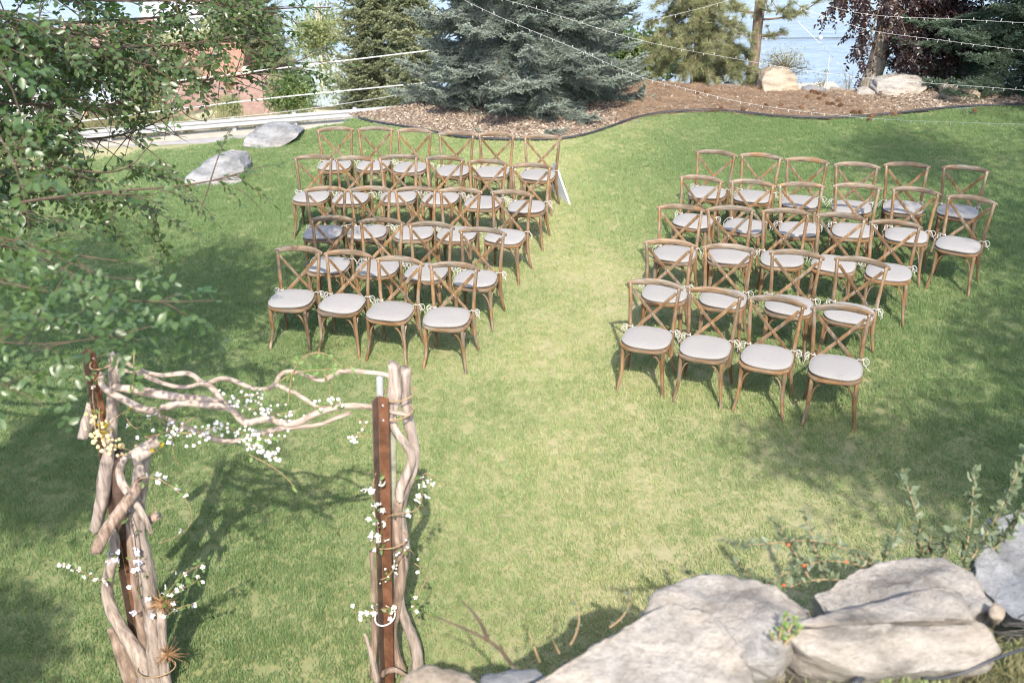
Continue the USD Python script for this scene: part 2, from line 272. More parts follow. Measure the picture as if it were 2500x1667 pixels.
leafy('needle_far', (.19, .225, .125), (.33, .35, .20), trans=.15, rough=.6, spec=.3, scale=.55)
leafy('dry_grass', (.22, .21, .10), (.40, .36, .20), trans=.3, rough=.7, scale=.8)
n = {'geo': ('geometry', {}), 'mp': ('mapping', {'scale': (.16, .42, 1)}), 'n1': ('noise_texture', {'scale': 1.0, 'detail': 4, 'roughness': .55, 'distortion': .3}), 'n2': ('noise_texture', {'scale': .05, 'detail': 2}),
     'ra': ('rgb_ramp', {'ramp': [(.35, (.115, .145, .175)), (.65, (.165, .20, .235))]}), 'b': ('bump', {'strength': .8, 'distance': .9}), 'p': ('principled_bsdf', {'roughness': .22, 'specular_ior_level': .5})}
mat('water', n, [('geo.position', 'mp.vector'), ('mp.vector', 'n1.vector'), ('mp.vector', 'n2.vector'), ('n2.fac', 'ra.fac'), ('ra.color', 'p.base_color'), ('n1.fac', 'b.height'), ('b.normal', 'p.normal')], 'p.BSDF')

# ------------------------------------------------------------------ the ground
EDGE = [(-9.5, 13.2), (-7.6, 14.6), (-6.06, 15.34), (-5.15, 15.68), (-4.13, 16.03), (-3.09, 16.42), (-2.42, 16.78)]      # where the lawn meets the drop to the road
HOSE = [G(*q)[:2] for q in [(825, 275), (880, 288), (960, 300), (1050, 318), (1190, 325), (1300, 322), (1390, 300), (1480, 270), (1560, 260), (1650, 258), (1750, 268), (1900, 275), (2000, 270), (2100, 260), (2200, 250), (2352, 245)]]
HOSE = HOSE + [np.array([10.5, 15.6]), np.array([14, 15])]
BACK = [(-2.6, 17.1), (-1.0, 17.9), (.5, 18.2)] + [tuple(G(*q, .05)[:2]) for q in [(1440, 185), (1520, 190), (1600, 195), (1700, 202), (1790, 206), (1900, 209), (2000, 209), (2130, 203), (2250, 198), (2352, 200)]] + [(14, 17.4)]
def sheet(name, poly, z, mt, step=.25, zf=None, kind='structure'):
    from shapely.geometry import Polygon
    import shapely
    P = Polygon(poly); tri = trimesh.creation.triangulate_polygon(P, engine='earcut')
    v, f = tri
    v3 = np.c_[v, np.zeros(len(v))]
    m = trimesh.Trimesh(v3, f, process=False)
    if zf is not None:
        vv, ff = trimesh.remesh.subdivide_to_size(m.vertices, m.faces, step); m = trimesh.Trimesh(vv, ff, process=True)
        m.vertices[:, 2] = zf(m.vertices)
    else: m.vertices[:, 2] = z
    pa = numbered('/World', name); usdkit.mesh(stage, pa, m, MAT[mt], smooth=True); tag(stage.GetPrimAtPath(pa), kind=kind); return P
lawn_poly = EDGE + [tuple(p) for p in HOSE] + [(14, 3.0), (4.2, 3.0), (-9.5, 3.0)]
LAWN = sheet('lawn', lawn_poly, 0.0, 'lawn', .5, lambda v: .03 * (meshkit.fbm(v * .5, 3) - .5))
def bed_z(v):
    x, y = v[:, 0], v[:, 1]
    hy = np.interp(x, [p[0] for p in HOSE], [p[1] for p in HOSE])
    return .012 + .05 * np.clip((y - hy) / 1.3, 0, 1) ** .8 * np.clip((x - 1.2) / 1.5, 0, 1) + .035 * (meshkit.fbm(v * 3.0, 3) - .5) * np.clip((y - hy) / .3, 0, 1)
BED = sheet('mulch_bed', [tuple(p) for p in HOSE] + BACK[::-1], .01, 'mulch', .16, bed_z)
# hillside falling from the garden to the lake, with the shelf that carries the road
def hill_z(x, y):
    s = np.clip((y - 16.9) / 10.5, 0, 1); left = np.interp(y, [16, 17, 27.5, 28, 34.4, 36, 44, 60, 75, 84, 95, 120, 200], [-.12, -.35, -4.9, -5.3, -5.3, -6.6, -10.1, -14.6, -18.8, -21.8, -25, -30.6, -36])
    w2 = np.clip((-30 - x) / 12, 0, 1) * np.clip((y - 95) / 10, 0, 1); left = left * (1 - w2) + w2 * np.interp(y, [95, 170, 190], [-25, -29.2, -34])
    right = np.interp(y, [16, 16.9, 18.2, 24, 60, 95, 200], [-.15, -.2, -.95, -3.6, -19.5, -31.5, -38])
    w = np.clip((x + .5) / 4.0, 0, 1); w = w * w * (3 - 2 * w)
    return left * (1 - w) + right * w
xs = np.r_[np.linspace(-160, -40, 25), np.linspace(-38, 20, 117), np.linspace(24, 160, 35)]; ys = np.r_[np.linspace(13.0, 40, 82), np.linspace(41, 200, 100)]
X, Y = np.meshgrid(xs, ys); Z = hill_z(X, Y)
edge_y = np.interp(X, [p[0] for p in EDGE] + [-1, .5, 2.5, 3.5, 5, 14], [p[1] for p in EDGE] + [17.8, 18.1, 18.1, 17.8, 17.4, 17.2])
Zf = np.where(Y < edge_y, -.35, np.minimum(Z, -.35 + (edge_y - Y) * .0)); Zf = np.where((Y >= edge_y) & (X < 0), np.minimum(Z, -.30), Zf)
Zf += np.where((Y > 36) | (X > 1), .5 * (meshkit.fbm(np.stack([X, Y, X * 0], -1) * .25, 4) - .5), 0) * np.clip((Y - 19) / 6, 0, 1)
ny, nx = X.shape; ii, jj = np.meshgrid(np.arange(ny - 1), np.arange(nx - 1), indexing='ij')
q = np.stack([ii * nx + jj, ii * nx + jj + 1, (ii + 1) * nx + jj + 1, (ii + 1) * nx + jj], -1).reshape(-1, 4)
usdkit.mesh(stage, '/World/hillside', (np.stack([X, Y, Zf], -1).reshape(-1, 3), q), MAT['dry_slope'], smooth=True); tag(stage.GetPrimAtPath('/World/hillside'), kind='structure')
usdkit.mesh(stage, '/World/lake', (np.array([[-3000, 60, -30], [3000, 60, -30], [3000, 5000, -30], [-3000, 5000, -30.]]), np.array([[0, 1, 2, 3]])), MAT['water']); tag(stage.GetPrimAtPath('/World/lake'), kind='structure')
def strip(name, x0, x1, yf, w0, w1, z, mt, n=40):
    x = np.linspace(x0, x1, n); v = np.vstack([np.c_[x, yf(x) + w0, np.full(n, z)], np.c_[x, yf(x) + w1, np.full(n, z)]]); k = np.arange(n - 1)
    usdkit.mesh(stage, numbered('/World', name), (v, np.stack([k, k + 1, n + k + 1, n + k], 1)), MAT[mt]); tag(stage.GetPrimAtPath('/World/' + name), kind='structure')
RY = lambda x: 34.6 + (x + 3.75) * .13 - .0012 * (x + 3.75) ** 2
strip('road', -60, 12, RY, -7.0, -.55, -5.22, 'asphalt'); strip('road_shoulder', -60, 12, RY, -.55, .6, -5.214, 'gravel')
# terrace behind the boulders, two metres above the lawn, where the photographer's building stands
tx = [-9.5, -5, -2.6, -1.2, -.2, .5, 1.1, 1.9, 2.6, 4.2, 9]; ty = [2.0, 2.3, 2.42, 2.5, 2.6, 2.72, 2.8, 2.86, 2.95, 3.0, 3.0]
tp = [np.c_[tx, np.array(ty) + .25, np.full(len(tx), -.2)], np.c_[tx, ty, np.full(len(tx), 1.75)], np.c_[tx, np.array(ty) - .2, np.full(len(tx), 1.93)], np.c_[tx, np.full(len(tx), -14.), np.full(len(tx), 1.98)]]
tv = np.vstack(tp); nt = len(tx); tf = [[r * nt + k, r * nt + k + 1, (r + 1) * nt + k + 1, (r + 1) * nt + k] for r in range(3) for k in range(nt - 1)]
tm = trimesh.Trimesh(*(lambda v, f: (v, np.vstack([np.array(f)[:, [0, 1, 2]], np.array(f)[:, [0, 2, 3]]])))(tv, tf)); 
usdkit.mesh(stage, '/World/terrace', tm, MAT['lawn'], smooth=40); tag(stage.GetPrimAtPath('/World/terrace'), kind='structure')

# grass blades: patches of blades, scattered over the lawn that is in view
def grass_patch(n, size, h, w, seed):
    r = np.random.default_rng(seed); p = r.uniform(-size / 2, size / 2, (n, 2)); a = r.uniform(0, 2 * np.pi, n); hh = h * r.uniform(.5, 1.3, n) * (.55 + .9 * meshkit.noise(np.c_[p * 22, np.full(n, seed * 3.3)], seed)); lean = hh * r.uniform(.15, 1.15, n)
    ww = w * r.uniform(.7, 1.3, n); b = r.uniform(0, 2 * np.pi, n); s = np.c_[np.cos(b), np.sin(b)] * ww[:, None] / 2; l = np.c_[np.cos(a), np.sin(a)] * lean[:, None]
    base0 = np.c_[p - s, np.full(n, -.008)]; base1 = np.c_[p + s, np.full(n, -.008)]; mid0 = np.c_[p - s * .8 + l * .4, hh * .6]; mid1 = np.c_[p + s * .8 + l * .4, hh * .6]; tip = np.c_[p + l, hh]
    v = np.stack([base0, base1, mid0, mid1, tip], 1).reshape(-1, 3); k = np.arange(n)[:, None] * 5
    return v, np.vstack([k + [0, 1, 3], k + [0, 3, 2], k + [2, 3, 4]])
from shapely.geometry import Point, Polygon
import shapely
step = .24; gx, gy = np.meshgrid(np.arange(-9.4, 9.5, step), np.arange(3.2, 17.4, step)); pts = np.c_[gx.ravel(), gy.ravel()] + RNG.uniform(-.06, .06, (gx.size, 2))
inside = shapely.contains_xy(LAWN.buffer(-.02), pts[:, 0], pts[:, 1])
px, dz = P2(np.c_[pts, np.zeros(len(pts))]); vis = (px[:, 0] > -160) & (px[:, 0] < 2510) & (px[:, 1] > -60) & (px[:, 1] < 1800)
pts = pts[inside & vis]; ng = len(pts)
gr = instancer('/World', 'grass', [(grass_patch(520, .30, .031, .0052, k), 'grass_blade', False) for k in range(7)], np.c_[pts, np.zeros(ng)], Rot.from_euler('z', RNG.uniform(0, 6.28, ng)), np.c_[np.ones(ng), np.ones(ng), RNG.uniform(.8, 1.25, ng)], RNG.integers(0, 7, ng))
tag(stage.GetPrimAtPath(gr), 'short mown lawn grass, green with dry straw coloured patches', 'grass')
# rougher dry grass on the terrace between the boulders
gx, gy = np.meshgrid(np.arange(.3, 4.2, .16), np.arange(1.6, 3.3, .16)); tp_ = np.c_[gx.ravel(), gy.ravel()]; tp_ = tp_[tp_[:, 1] < np.interp(tp_[:, 0], tx, ty) - .12]; nt_ = len(tp_)
gr = instancer('/World', 'terrace_grass', [(grass_patch(420, .22, .034, .0045, 20 + k), 'dry_grass' if k < 2 else 'grass_blade', False) for k in range(4)], np.c_[tp_, np.full(nt_, 1.955)], Rot.from_euler('z', RNG.uniform(0, 6.28, nt_)), RNG.uniform(.8, 1.2, nt_), RNG.integers(0, 4, nt_))
tag(stage.GetPrimAtPath(gr), 'dry yellowish grass at the foot of the foreground boulders', 'grass')

# ------------------------------------------------------------------ boulders
def rock(name, pts, mt, label, edge=.035, disp=.05, seed=0, group=None, back=None, smooth=1, strata=.0, more=(), cracks=()):
    """A boulder: hull(s) of points, cracked, refined, worn smooth and roughened. more: further hulls fused on; cracks: thin slabs cut out."""
    v = np.asarray(pts, float) if back is None else np.vstack([pts, np.asarray(back, float)])
    solid = m3.Manifold.hull_points(v)
    for h in more: solid = solid + m3.Manifold.hull_points(np.asarray(h, float))
    for h in cracks: solid = solid - m3.Manifold.hull_points(np.asarray(h, float))
    solid = solid.refine_to_length(edge); mm = solid.to_mesh(); m = trimesh.Trimesh(mm.vert_properties[:, :3], mm.tri_verts); m.merge_vertices()
    if smooth: trimesh.smoothing.filter_taubin(m, lamb=.55, nu=.5, iterations=6 * smooth)
    n = m.vertex_normals; s = np.ptp(v, axis=0).mean()
    big = meshkit.fbm(m.vertices * (2.6 / s) + seed, 3, seed) - .5; fine = meshkit.fbm(m.vertices * (12 / s) + seed, 5, seed + 5) - .5
    ridge = abs(meshkit.fbm(m.vertices * (5 / s) * [1, 1, 2.2] + seed * 2, 4, seed + 9) - .5)
    facet = np.floor(meshkit.fbm(m.vertices * (3.4 / s) + seed * 5, 2, seed + 21) * 7) / 7 - .5
    d = disp * (big * 1.2 + fine * .9 - ridge * 1.3 + facet * .9)
    if strata: d = d + strata * (np.abs(((m.vertices[:, 2] + .15 * m.vertices[:, 0]) * 9 + 1.5 * meshkit.fbm(m.vertices * 3, 3, 3)) % 1 - .5) - .25)
    m.vertices = m.vertices + n * d[:, None]
    c = np.array([v[:, 0].mean(), v[:, 1].mean(), v[:, 2].min()])
    pa = numbered('/World', name); m.vertices -= c
    usdkit.mesh(stage, pa, m, MAT[mt], smooth=50); pr = stage.GetPrimAtPath(pa); UsdGeom.Xformable(pr).AddTranslateOp().Set(Gf.Vec3d(*map(float, c))); tag(pr, label, 'boulder', group)
GB = 'rough boulders along the terrace edge in the foreground'
def pts3(l): return [A(*q) for q in l]
rock('boulder', pts3([(1180, 1600, 2.46), (1214, 1562, 2.50), (1300, 1522, 2.58), (1381, 1478, 2.66), (1470, 1418, 2.76), (1549, 1376, 2.84), (1612, 1392, 2.81), (1668, 1425, 2.75), (1715, 1500, 2.61), (1755, 1590, 2.46), (1740, 1640, 2.38), (1200, 1660, 2.36)]), 'stone_tan',
     'large smooth pale sloping slab at the bottom centre, cut off by the picture edge', back=[A(1300, 1522, 2.75) - [0, 0, .6], A(1600, 1400, 3.0) - [0, 0, .6], A(1180, 1640, 2.4) - [0, 0, .5], A(1760, 1660, 2.4) - [0, 0, .4]], seed=3, disp=.04, edge=.024, group=GB)
rock('boulder', pts3([(1470, 1420, 2.86), (1500, 1358, 2.98), (1600, 1312, 3.08), (1700, 1325, 3.06), (1800, 1346, 3.02), (1880, 1392, 2.94), (1840, 1450, 2.76), (1790, 1520, 2.62), (1600, 1540, 2.62), (1480, 1470, 2.78)]), 'stone_tan',
     'rounded pale boulder with dark stain on top, left of the largest boulder', back=[A(1500, 1360, 3.2) - [0, 0, .7], A(1860, 1385, 3.2) - [0, 0, .7], A(1650, 1500, 2.75) - [0, 0, .5]], seed=8, disp=.05, edge=.024, group=GB)
rock('boulder', pts3([(1860, 1362, 3.12), (1950, 1302, 3.26), (2060, 1272, 3.32), (2160, 1272, 3.32), (2235, 1300, 3.26), (2292, 1400, 3.0), (2150, 1420, 2.92), (1900, 1420, 2.95)]), 'stone_tan',
     'broad pale boulder behind the ledged boulder at the lower right', back=[A(1880, 1362, 3.45) - [0, 0, .7], A(2235, 1300, 3.6) - [0, 0, .7], A(2100, 1420, 3.0) - [0, 0, .5]], seed=12, disp=.045, edge=.024, group=GB)
rock('boulder', pts3([(1790, 1445, 2.74), (1850, 1500, 2.66), (1980, 1545, 2.62), (2120, 1547, 2.62), (2275, 1537, 2.64), (2305, 1490, 2.70), (2262, 1430, 2.76), (2180, 1428, 2.77), (2000, 1448, 2.74), (1860, 1446, 2.75)]), 'stone_tan',
     'largest ledged boulder at the lower right with a vertical crack in its face', back=[A(1830, 1445, 3.0) - [0, 0, .5], A(2280, 1430, 3.1) - [0, 0, .5]], seed=21, disp=.028, edge=.02,
     more=[pts3([(1815, 1432, 2.79), (1905, 1395, 2.88), (2172, 1338, 3.0), (2205, 1360, 2.97), (2245, 1425, 2.82), (2180, 1420, 2.80), (1990, 1436, 2.79), (1840, 1440, 2.78)]) + [A(1900, 1400, 3.1) - [0, 0, .4], A(2210, 1360, 3.15) - [0, 0, .4]]], group=GB)
rock('boulder', pts3([(2240, 1222, 3.62), (2262, 1178, 3.7), (2340, 1168, 3.74), (2460, 1170, 3.74), (2470, 1420, 3.1), (2330, 1425, 3.08), (2235, 1340, 3.3)]), 'stone_grey',
     'blue grey shaded boulder cut off by the right edge of the picture', back=[A(2260, 1200, 3.95) - [0, 0, .8], A(2460, 1200, 3.95) - [0, 0, .8]], seed=31, disp=.05, edge=.024, group=GB)
rock('boulder', pts3([(905, 1585, 2.5), (940, 1535, 2.58), (985, 1518, 2.62), (1060, 1535, 2.6), (1110, 1580, 2.5), (1000, 1620, 2.44)]), 'stone_warm',
     'small tan boulder at the bottom edge just right of the rusty post foot', back=[A(940, 1540, 2.8) - [0, 0, .5], A(1080, 1540, 2.8) - [0, 0, .5]], seed=41, disp=.03, group=GB)
rock('boulder', pts3([(1095, 1545, 2.72), (1150, 1530, 2.76), (1235, 1528, 2.74), (1265, 1560, 2.66), (1100, 1590, 2.6)]), 'stone_grey',
     'low grey stone between the small tan boulder and the pale slab', back=[A(1150, 1540, 2.9) - [0, 0, .5], A(1225, 1550, 2.9) - [0, 0, .4]], seed=47, disp=.03, group=GB)
rock('boulder', pts3([(2265, 1395, 2.95), (2285, 1380, 2.97), (2315, 1400, 2.94), (2305, 1425, 2.88), (2275, 1420, 2.9)]), 'stone_warm', 'fist sized tan stone wedged below the blue grey boulder', back=[A(2290, 1400, 3.05) - [0, 0, .1]], edge=.02, seed=52, disp=.01, group=GB)
# stones on and beyond the lawn
def base_rock(name, pxs, mt, label, depth=.5, seed=0, disp=.05, z=0.0, group=None, strata=0, y=None):
    """pxs: outline in the picture, bottom points first two; stands on level z."""
    y0 = y or min(G(*p, z)[1] for p in pxs[:2]); f = []
    zz = [A(p[0], p[1], y0)[2] for p in pxs]; zmin, zmax = min(zz), max(zz)
    for p, zq in zip(pxs, zz):
        yy = y0 + depth * .7 * (zq - zmin) / (zmax - zmin + 1e-6); f.append(A(p[0], p[1], yy))
    f = np.array(f); b = f + [0, depth * .8, 0]; b[:, 2] -= .12 * depth; lo = f[:2] + [0, .15, -.15]
    rock(name, np.vstack([f, lo]), mt, label, back=b, seed=seed, disp=disp, edge=.03, group=group, strata=strata)
base_rock('boulder', [(600, 345), (560, 336), (558, 322), (572, 305), (610, 291), (650, 292), (688, 306), (680, 318), (640, 338)], 'stone_grey', 'grey boulder on the lawn edge beside the road, behind the left chairs', .7, 61, .05)
base_rock('boulder', [(470, 430), (420, 426), (425, 405), (460, 378), (510, 358), (548, 362), (562, 385), (556, 418), (520, 432)], 'stone_grey', 'pale grey boulder on the lawn behind hanging leaves at the left', .7, 66, .045)
base_rock('boulder', [(1755, 212), (1832, 212), (1834, 195), (1828, 170), (1812, 157), (1775, 158), (1757, 168), (1750, 190)], 'stone_warm', 'upright squarish tan boulder at the back of the mulch bed beside the pine', .5, 71, .04, z=.05)
base_rock('boulder', [(2020, 218), (2110, 218), (2134, 200), (2136, 184), (2110, 174), (2060, 175), (2016, 186), (2012, 205)], 'stone_tan', 'broad flat layered boulder at the foot of the purple leaved tree', .5, 76, .04, strata=.05, z=.05)
base_rock('boulder', [(2180, 224), (2250, 232), (2254, 218), (2240, 200), (2215, 187), (2190, 190), (2175, 206)], 'stone_warm', 'rounded brownish boulder in the mulch below the dark spruce at the right', .5, 81, .035, z=.05)
base_rock('boulder', [(1966, 222), (2010, 220), (2012, 212), (1995, 202), (1975, 206)], 'stone_tan', 'small flat pale stone left of the broad layered boulder', .3, 86, .02, z=.05)
base_rock('boulder', [(1905, 215), (1950, 214), (1944, 205), (1920, 203)], 'stone_tan', 'lowest flat stone at the rear rim of the mulch bed before the water', .3, 91, .015, z=.05)
base_rock('boulder', [(1846, 213), (1905, 214), (1900, 204), (1870, 198), (1850, 202)], 'stone_grey', 'low pale grey rock just right of the upright tan boulder', .3, 96, .02, z=.05)

# ------------------------------------------------------------------ bed dressing: hose, chips, cones
h3 = np.array([[p[0], p[1], .035] for p in HOSE]); 
t = thing('garden_edging', 'black plastic garden edging tube dividing lawn from mulch bed', 'edging')
part(t, 'edging_tube', tube(h3, [.018], 8, 160), 'hose', True)
def chip_mesh(seed):
    r = np.random.default_rng(seed); m = trimesh.creation.box([.06 * r.uniform(.5, 1.2), .022 * r.uniform(.6, 1.4), .008]); m.vertices += r.normal(0, .0035, m.vertices.shape); return m
def scatter_bed(n, keep=None):
    out = []
    minx, miny, maxx, maxy = BED.bounds
    p = np.c_[RNG.uniform(minx, 9.5, n * 3), RNG.uniform(miny, maxy, n * 3)]; p = p[shapely.contains_xy(BED.buffer(-.02), p[:, 0], p[:, 1])]
    return p[:n]
cp = scatter_bed(15000); cp3 = np.c_[cp, np.zeros(len(cp))]; cp3[:, 2] = bed_z(cp3) + .006
nn = len(cp3); chp = instancer('/World', 'bark_chips', [(chip_mesh(k), 'chip', False) for k in range(5)], cp3, Rot.from_euler('zyx', np.c_[RNG.uniform(0, 6.28, nn), RNG.normal(0, .35, nn), RNG.normal(0, .35, nn)]), RNG.uniform(.5, 1.2, nn), RNG.integers(0, 5, nn))
tag(stage.GetPrimAtPath(chp), 'brown bark chips covering the planting bed', 'bark mulch')
def litter(seed):
    r = np.random.default_rng(seed); ms = []
    for _ in range(14):
        a = r.uniform(0, 6.28); d = np.array([math.cos(a), math.sin(a), r.normal(0, .08)]) * .07; c = r.normal(0, .05, 3) * [1, 1, .05]; s = np.cross(d, [0, 0, 1]); s = s / np.linalg.norm(s) * .0022
        ms.append((np.array([c - d - s, c - d + s, c + d + s * .4, c + d - s * .4]), np.array([[0, 1, 2, 3]])))
    return joined(ms)
lp = scatter_bed(6000); lp = lp[(lp[:, 0] > 1.9) & (lp[:, 0] < 6.0 + RNG.normal(0, .5, len(lp)))]; lp3 = np.c_[lp, np.zeros(len(lp))]; lp3[:, 2] = bed_z(lp3) + .014; nn = len(lp3)
li = instancer('/World', 'pine_needle_litter', [(litter(k), 'needle_litter', False) for k in range(4)], lp3, Rot.from_euler('zyx', np.c_[RNG.uniform(0, 6.28, nn), RNG.normal(0, .1, nn), RNG.normal(0, .1, nn)]), RNG.uniform(.6, 1.3, nn), RNG.integers(0, 4, nn))
tag(stage.GetPrimAtPath(li), 'reddish fallen pine needles under the pine', 'pine needles')
def cone_mesh(seed=0):
    r = np.random.default_rng(seed); ms = [trimesh.creation.icosphere(1, .022)]
    for k in range(34):
        u = (k + .5) / 34; a = k * 2.4; z = -.035 + .075 * u; rad = .036 * math.sin(math.pi * (u * .85 + .1)) + .006
        d = np.array([math.cos(a), math.sin(a), .35]); p = np.array([0, 0, z]) + d * rad * .4; e = np.array([0, 0, z]) + d * rad * 1.05; s = np.array([-math.sin(a), math.cos(a), 0]) * .011
        ms.append((np.array([p - s * .5, p + s * .5, e + s, e - s, e + [0, 0, .009]]), np.array([[0, 1, 2], [0, 2, 3], [2, 4, 3], [1, 4, 2], [0, 3, 4]])))
    return joined(ms)
CONES = [(1622, 213), (1600, 216), (1628, 212), (1640, 248), (1658, 246), (1760, 243), (1792, 241), (1856, 224), (1903, 238), (1910, 238), (1927, 231), (1929, 241), (1960, 255), (1962, 256), (1978, 255), (1999, 270), (2002, 262), (2056, 257), (1866, 214), (1872, 216), (1895, 221), (1882, 218), (1880, 228), (2034, 206), (1742, 205), (2240, 250), (1840, 245), (2000, 205), (2020, 216), (1708, 250)]
for k, (a, b) in enumerate(CONES):
    p = G(a, b + 2, .06); z = float(bed_z(np.array([[p[0], p[1], 0]]))[0]) if BED.contains(Point(p[0], p[1])) else .0
    mt_ = thing('pine_cone', 'brown open pine cone lying on the mulch near the pine', 'pine cone', (p[0], p[1], z + .03), group='pine cones fallen on the mulch bed')
    pr = UsdGeom.Xformable(stage.GetPrimAtPath(mt_)); pr.AddRotateXYZOp().Set(Gf.Vec3f(float(RNG.uniform(40, 120)), 0, float(RNG.uniform(0, 360))))
    part(mt_, 'cone', cone_mesh(k % 4), 'cone_scale')

# ------------------------------------------------------------------ chairs
def sq(hw, hd, e, n, cy=0.0, back=None):
    th = np.linspace(0, 2 * np.pi, n, endpoint=False); c, s = np.cos(th), np.sin(th); r = (abs(c) ** e + abs(s) ** e) ** (-1 / e)
    x, y = hw * r * c, cy + hd * r * s
    if back is not None: x = x * (1 + (back - 1) * np.clip((y - cy) / hd * .5 + .5, 0, 1))
    return np.c_[x, y]
def loft(rings):
    """rings: list of (outline n x 2, z) closed into a solid."""
    n = len(rings[0][0]); v = np.vstack([np.c_[o, np.full(n, z)] for o, z in rings]); f = []
    k = np.arange(n)
    for i in range(len(rings) - 1): f.append(np.stack([i * n + k, i * n + (k + 1) % n, (i + 1) * n + (k + 1) % n, (i + 1) * n + k], 1))
    f = np.vstack(f); f = np.vstack([f[:, [0, 1, 2]], f[:, [0, 2, 3]]]); c0 = len(v); v = np.vstack([v, [*rings[0][0].mean(0), rings[0][1]], [*rings[-1][0].mean(0), rings[-1][1]]])
    f = np.vstack([f, np.stack([np.full(n, c0), (k + 1) % n, k], 1), np.stack([np.full(n, c0 + 1), (len(rings) - 1) * n + k, (len(rings) - 1) * n + (k + 1) % n], 1)])
    return v, f
def cord_loop(p, side, kind, seed):
    r = np.random.default_rng(seed); p = np.array(p); o = side; ms = []
    ring = [p + [.021 * math.cos(a), .021 * math.sin(a), .004 * math.sin(2 * a)] for a in np.linspace(0, 2 * np.pi, 12)]
    ms.append(tube(ring, [.0034], 5))
    k = p + [o * .024, -.008, 0]
    if kind != 2:
        for d in ((1, -1) if kind == 0 else (1,)):
            w = r.uniform(.026, .044); ms.append(tube([k, k + [o * w * .6, .02 * d, .012 - .01 * d], k + [o * w * 1.15, .012 * d, -.022], k + [o * w * .75, -.005, -.04 - .012 * d], k + [o * .004, 0, -.004]], [.0029], 5, 14))
    for d in (0, 1):
        L = r.uniform(.05, .11); ms.append(tube([k, k + [o * r.uniform(.012, .04), -.01 + .02 * d, -L * .45], k + [o * r.uniform(.015, .07), -.015 + .03 * d, -L]], [.0028], 5, 8))
    ms.append(tube([p + [0, 0, .0], p + [-o * .025, -.018, -.004], p + [-o * .05, -.045, -.012]], [.004], 5, 6))
    return joined(ms)
def make_chair(path, seed):
    r = np.random.default_rng(seed); UsdGeom.Xform.Define(stage, path)
    pr = stage.GetPrimAtPath(path); pr.SetSpecifier(Sdf.SpecifierClass)
    z0 = .418
    seat = loft([(sq(.200, .185, 3.4, 40, 0, .88), z0), (sq(.226, .208, 3.4, 40, 0, .88), z0 + .004), (sq(.232, .214, 3.4, 40, 0, .88), z0 + .016), (sq(.230, .212, 3.4, 40, 0, .88), z0 + .027), (sq(.218, .200, 3.4, 40, 0, .88), z0 + .032)])
    part(path, 'seat', seat, 'seat_wood', 40)
    for s in (-1, 1):
        part(path, 'front_leg', tube([(s * .178, -.150, .425), (s * .182, -.156, .30), (s * .188, -.172, .16), (s * .206, -.212, .045), (s * .214, -.232, -.005)], [.0185, .0185, .017, .0145, .014], 10, 14), 'chair_wood', True)
        part(path, 'rear_post', tube([(s * .222, .222, -.005), (s * .212, .205, .06), (s * .196, .178, .24), (s * .196, .180, .42), (s * .203, .207, .60), (s * .214, .244, .75), (s * .224, .272, .862)], [.0135, .0145, .0175, .0185, .018, .017, .0165], 10, 22), 'chair_wood', True)
    c = np.array([(x, .272 + .066 * (1 - (x / .25) ** 2), .853 + .012 * (1 - (x / .25) ** 2)) for x in np.linspace(-.252, .252, 21)])
    part(path, 'top_rail', tube(c, [.55, .82, .97, 1, 1, 1, 1, 1, .97, .82, .55], 14, None, flat=(.0185, .0295, (0, 0, 1), 2.4)), 'rail_wood', True)
    for s in (-1, 1):
        d = .005 * s
        pts = [(s * -.196, .258 - d, .812), (s * -.12, .245 - d, .726), (s * .0, .222 - d, .600), (s * .09, .204 - d, .508), (s * .155, .186 - d, .438)]
        part(path, 'cross_slat', tube(pts, [1], 8, 16, flat=(.0165, .0045, (0, 1, .25), 4)), 'chair_wood', 40)
    arcs = {'front': lambda s, q: (s * q, -.158), 'back': lambda s, q: (s * q, .172)}
    for yy, zz in ((-.160, 0.0), (.176, .0)):
        pts = [(-.172, yy, .205), (-.166, yy, .27), (-.148, yy, .335), (-.105, yy, .388), (-.04, yy, .408), (.04, yy, .408), (.105, yy, .388), (.148, yy, .335), (.166, yy, .27), (.172, yy, .205)]
        part(path, 'bracket', tube(pts, [1], 8, 26, flat=(.0075, .0115, (0, 1, 0), 3.5)), 'chair_wood', 40)
    for s in (-1, 1):
        x = s * .184; pts = [(x, -.148, .205), (x, -.143, .27), (x, -.125, .335), (x, -.085, .388), (x, -.02, .406), (x, .05, .406), (x, .11, .388), (x, .148, .335), (x, .166, .27), (x + s * .006, .172, .205)]
        part(path, 'bracket', tube(pts, [1], 8, 22, flat=(.0075, .0115, (1, 0, 0), 3.5)), 'chair_wood', 40)
    rz, ox, oy = r.normal(0, .045), r.normal(0, .004), r.normal(-.002, .006); ca, sa = math.cos(rz), math.sin(rz); dome = r.uniform(.012, .02)
    def cu(hw, hd, z): o = sq(hw, hd, 2.9, 48, 0, .92) @ np.array([[ca, sa], [-sa, ca]]) + [ox, oy]; return o, z
    zc = .4525
    cushion = loft([cu(.19, .17, zc), cu(.212, .190, zc + .001), cu(.2195, .198, zc + .009), cu(.2200, .1985, zc + .016), cu(.213, .192, zc + .024), cu(.185, .166, zc + .028 + dome * .45), cu(.13, .115, zc + .028 + dome * .85), cu(.06, .055, zc + .028 + dome)])
    cv, cf = cushion; cv = cv.copy(); top = cv[:, 2] > zc + .02; cv[top, 2] += .009 * (meshkit.fbm(cv[top] * 9 + seed * 7, 3, seed) - .5)
    cv[:, 2] += .006 * np.sin(cv[:, 0] * 9 + seed) * (cv[:, 1] < 0) * np.clip(-cv[:, 1] / .2, 0, 1)
    cpth = part(path, 'cushion', (cv, cf), 'linen', 50)
    o, z = cu(.2205, .199, zc + .019); pl = np.c_[o, np.full(len(o), z)]; pl = np.vstack([pl, pl[:1]])
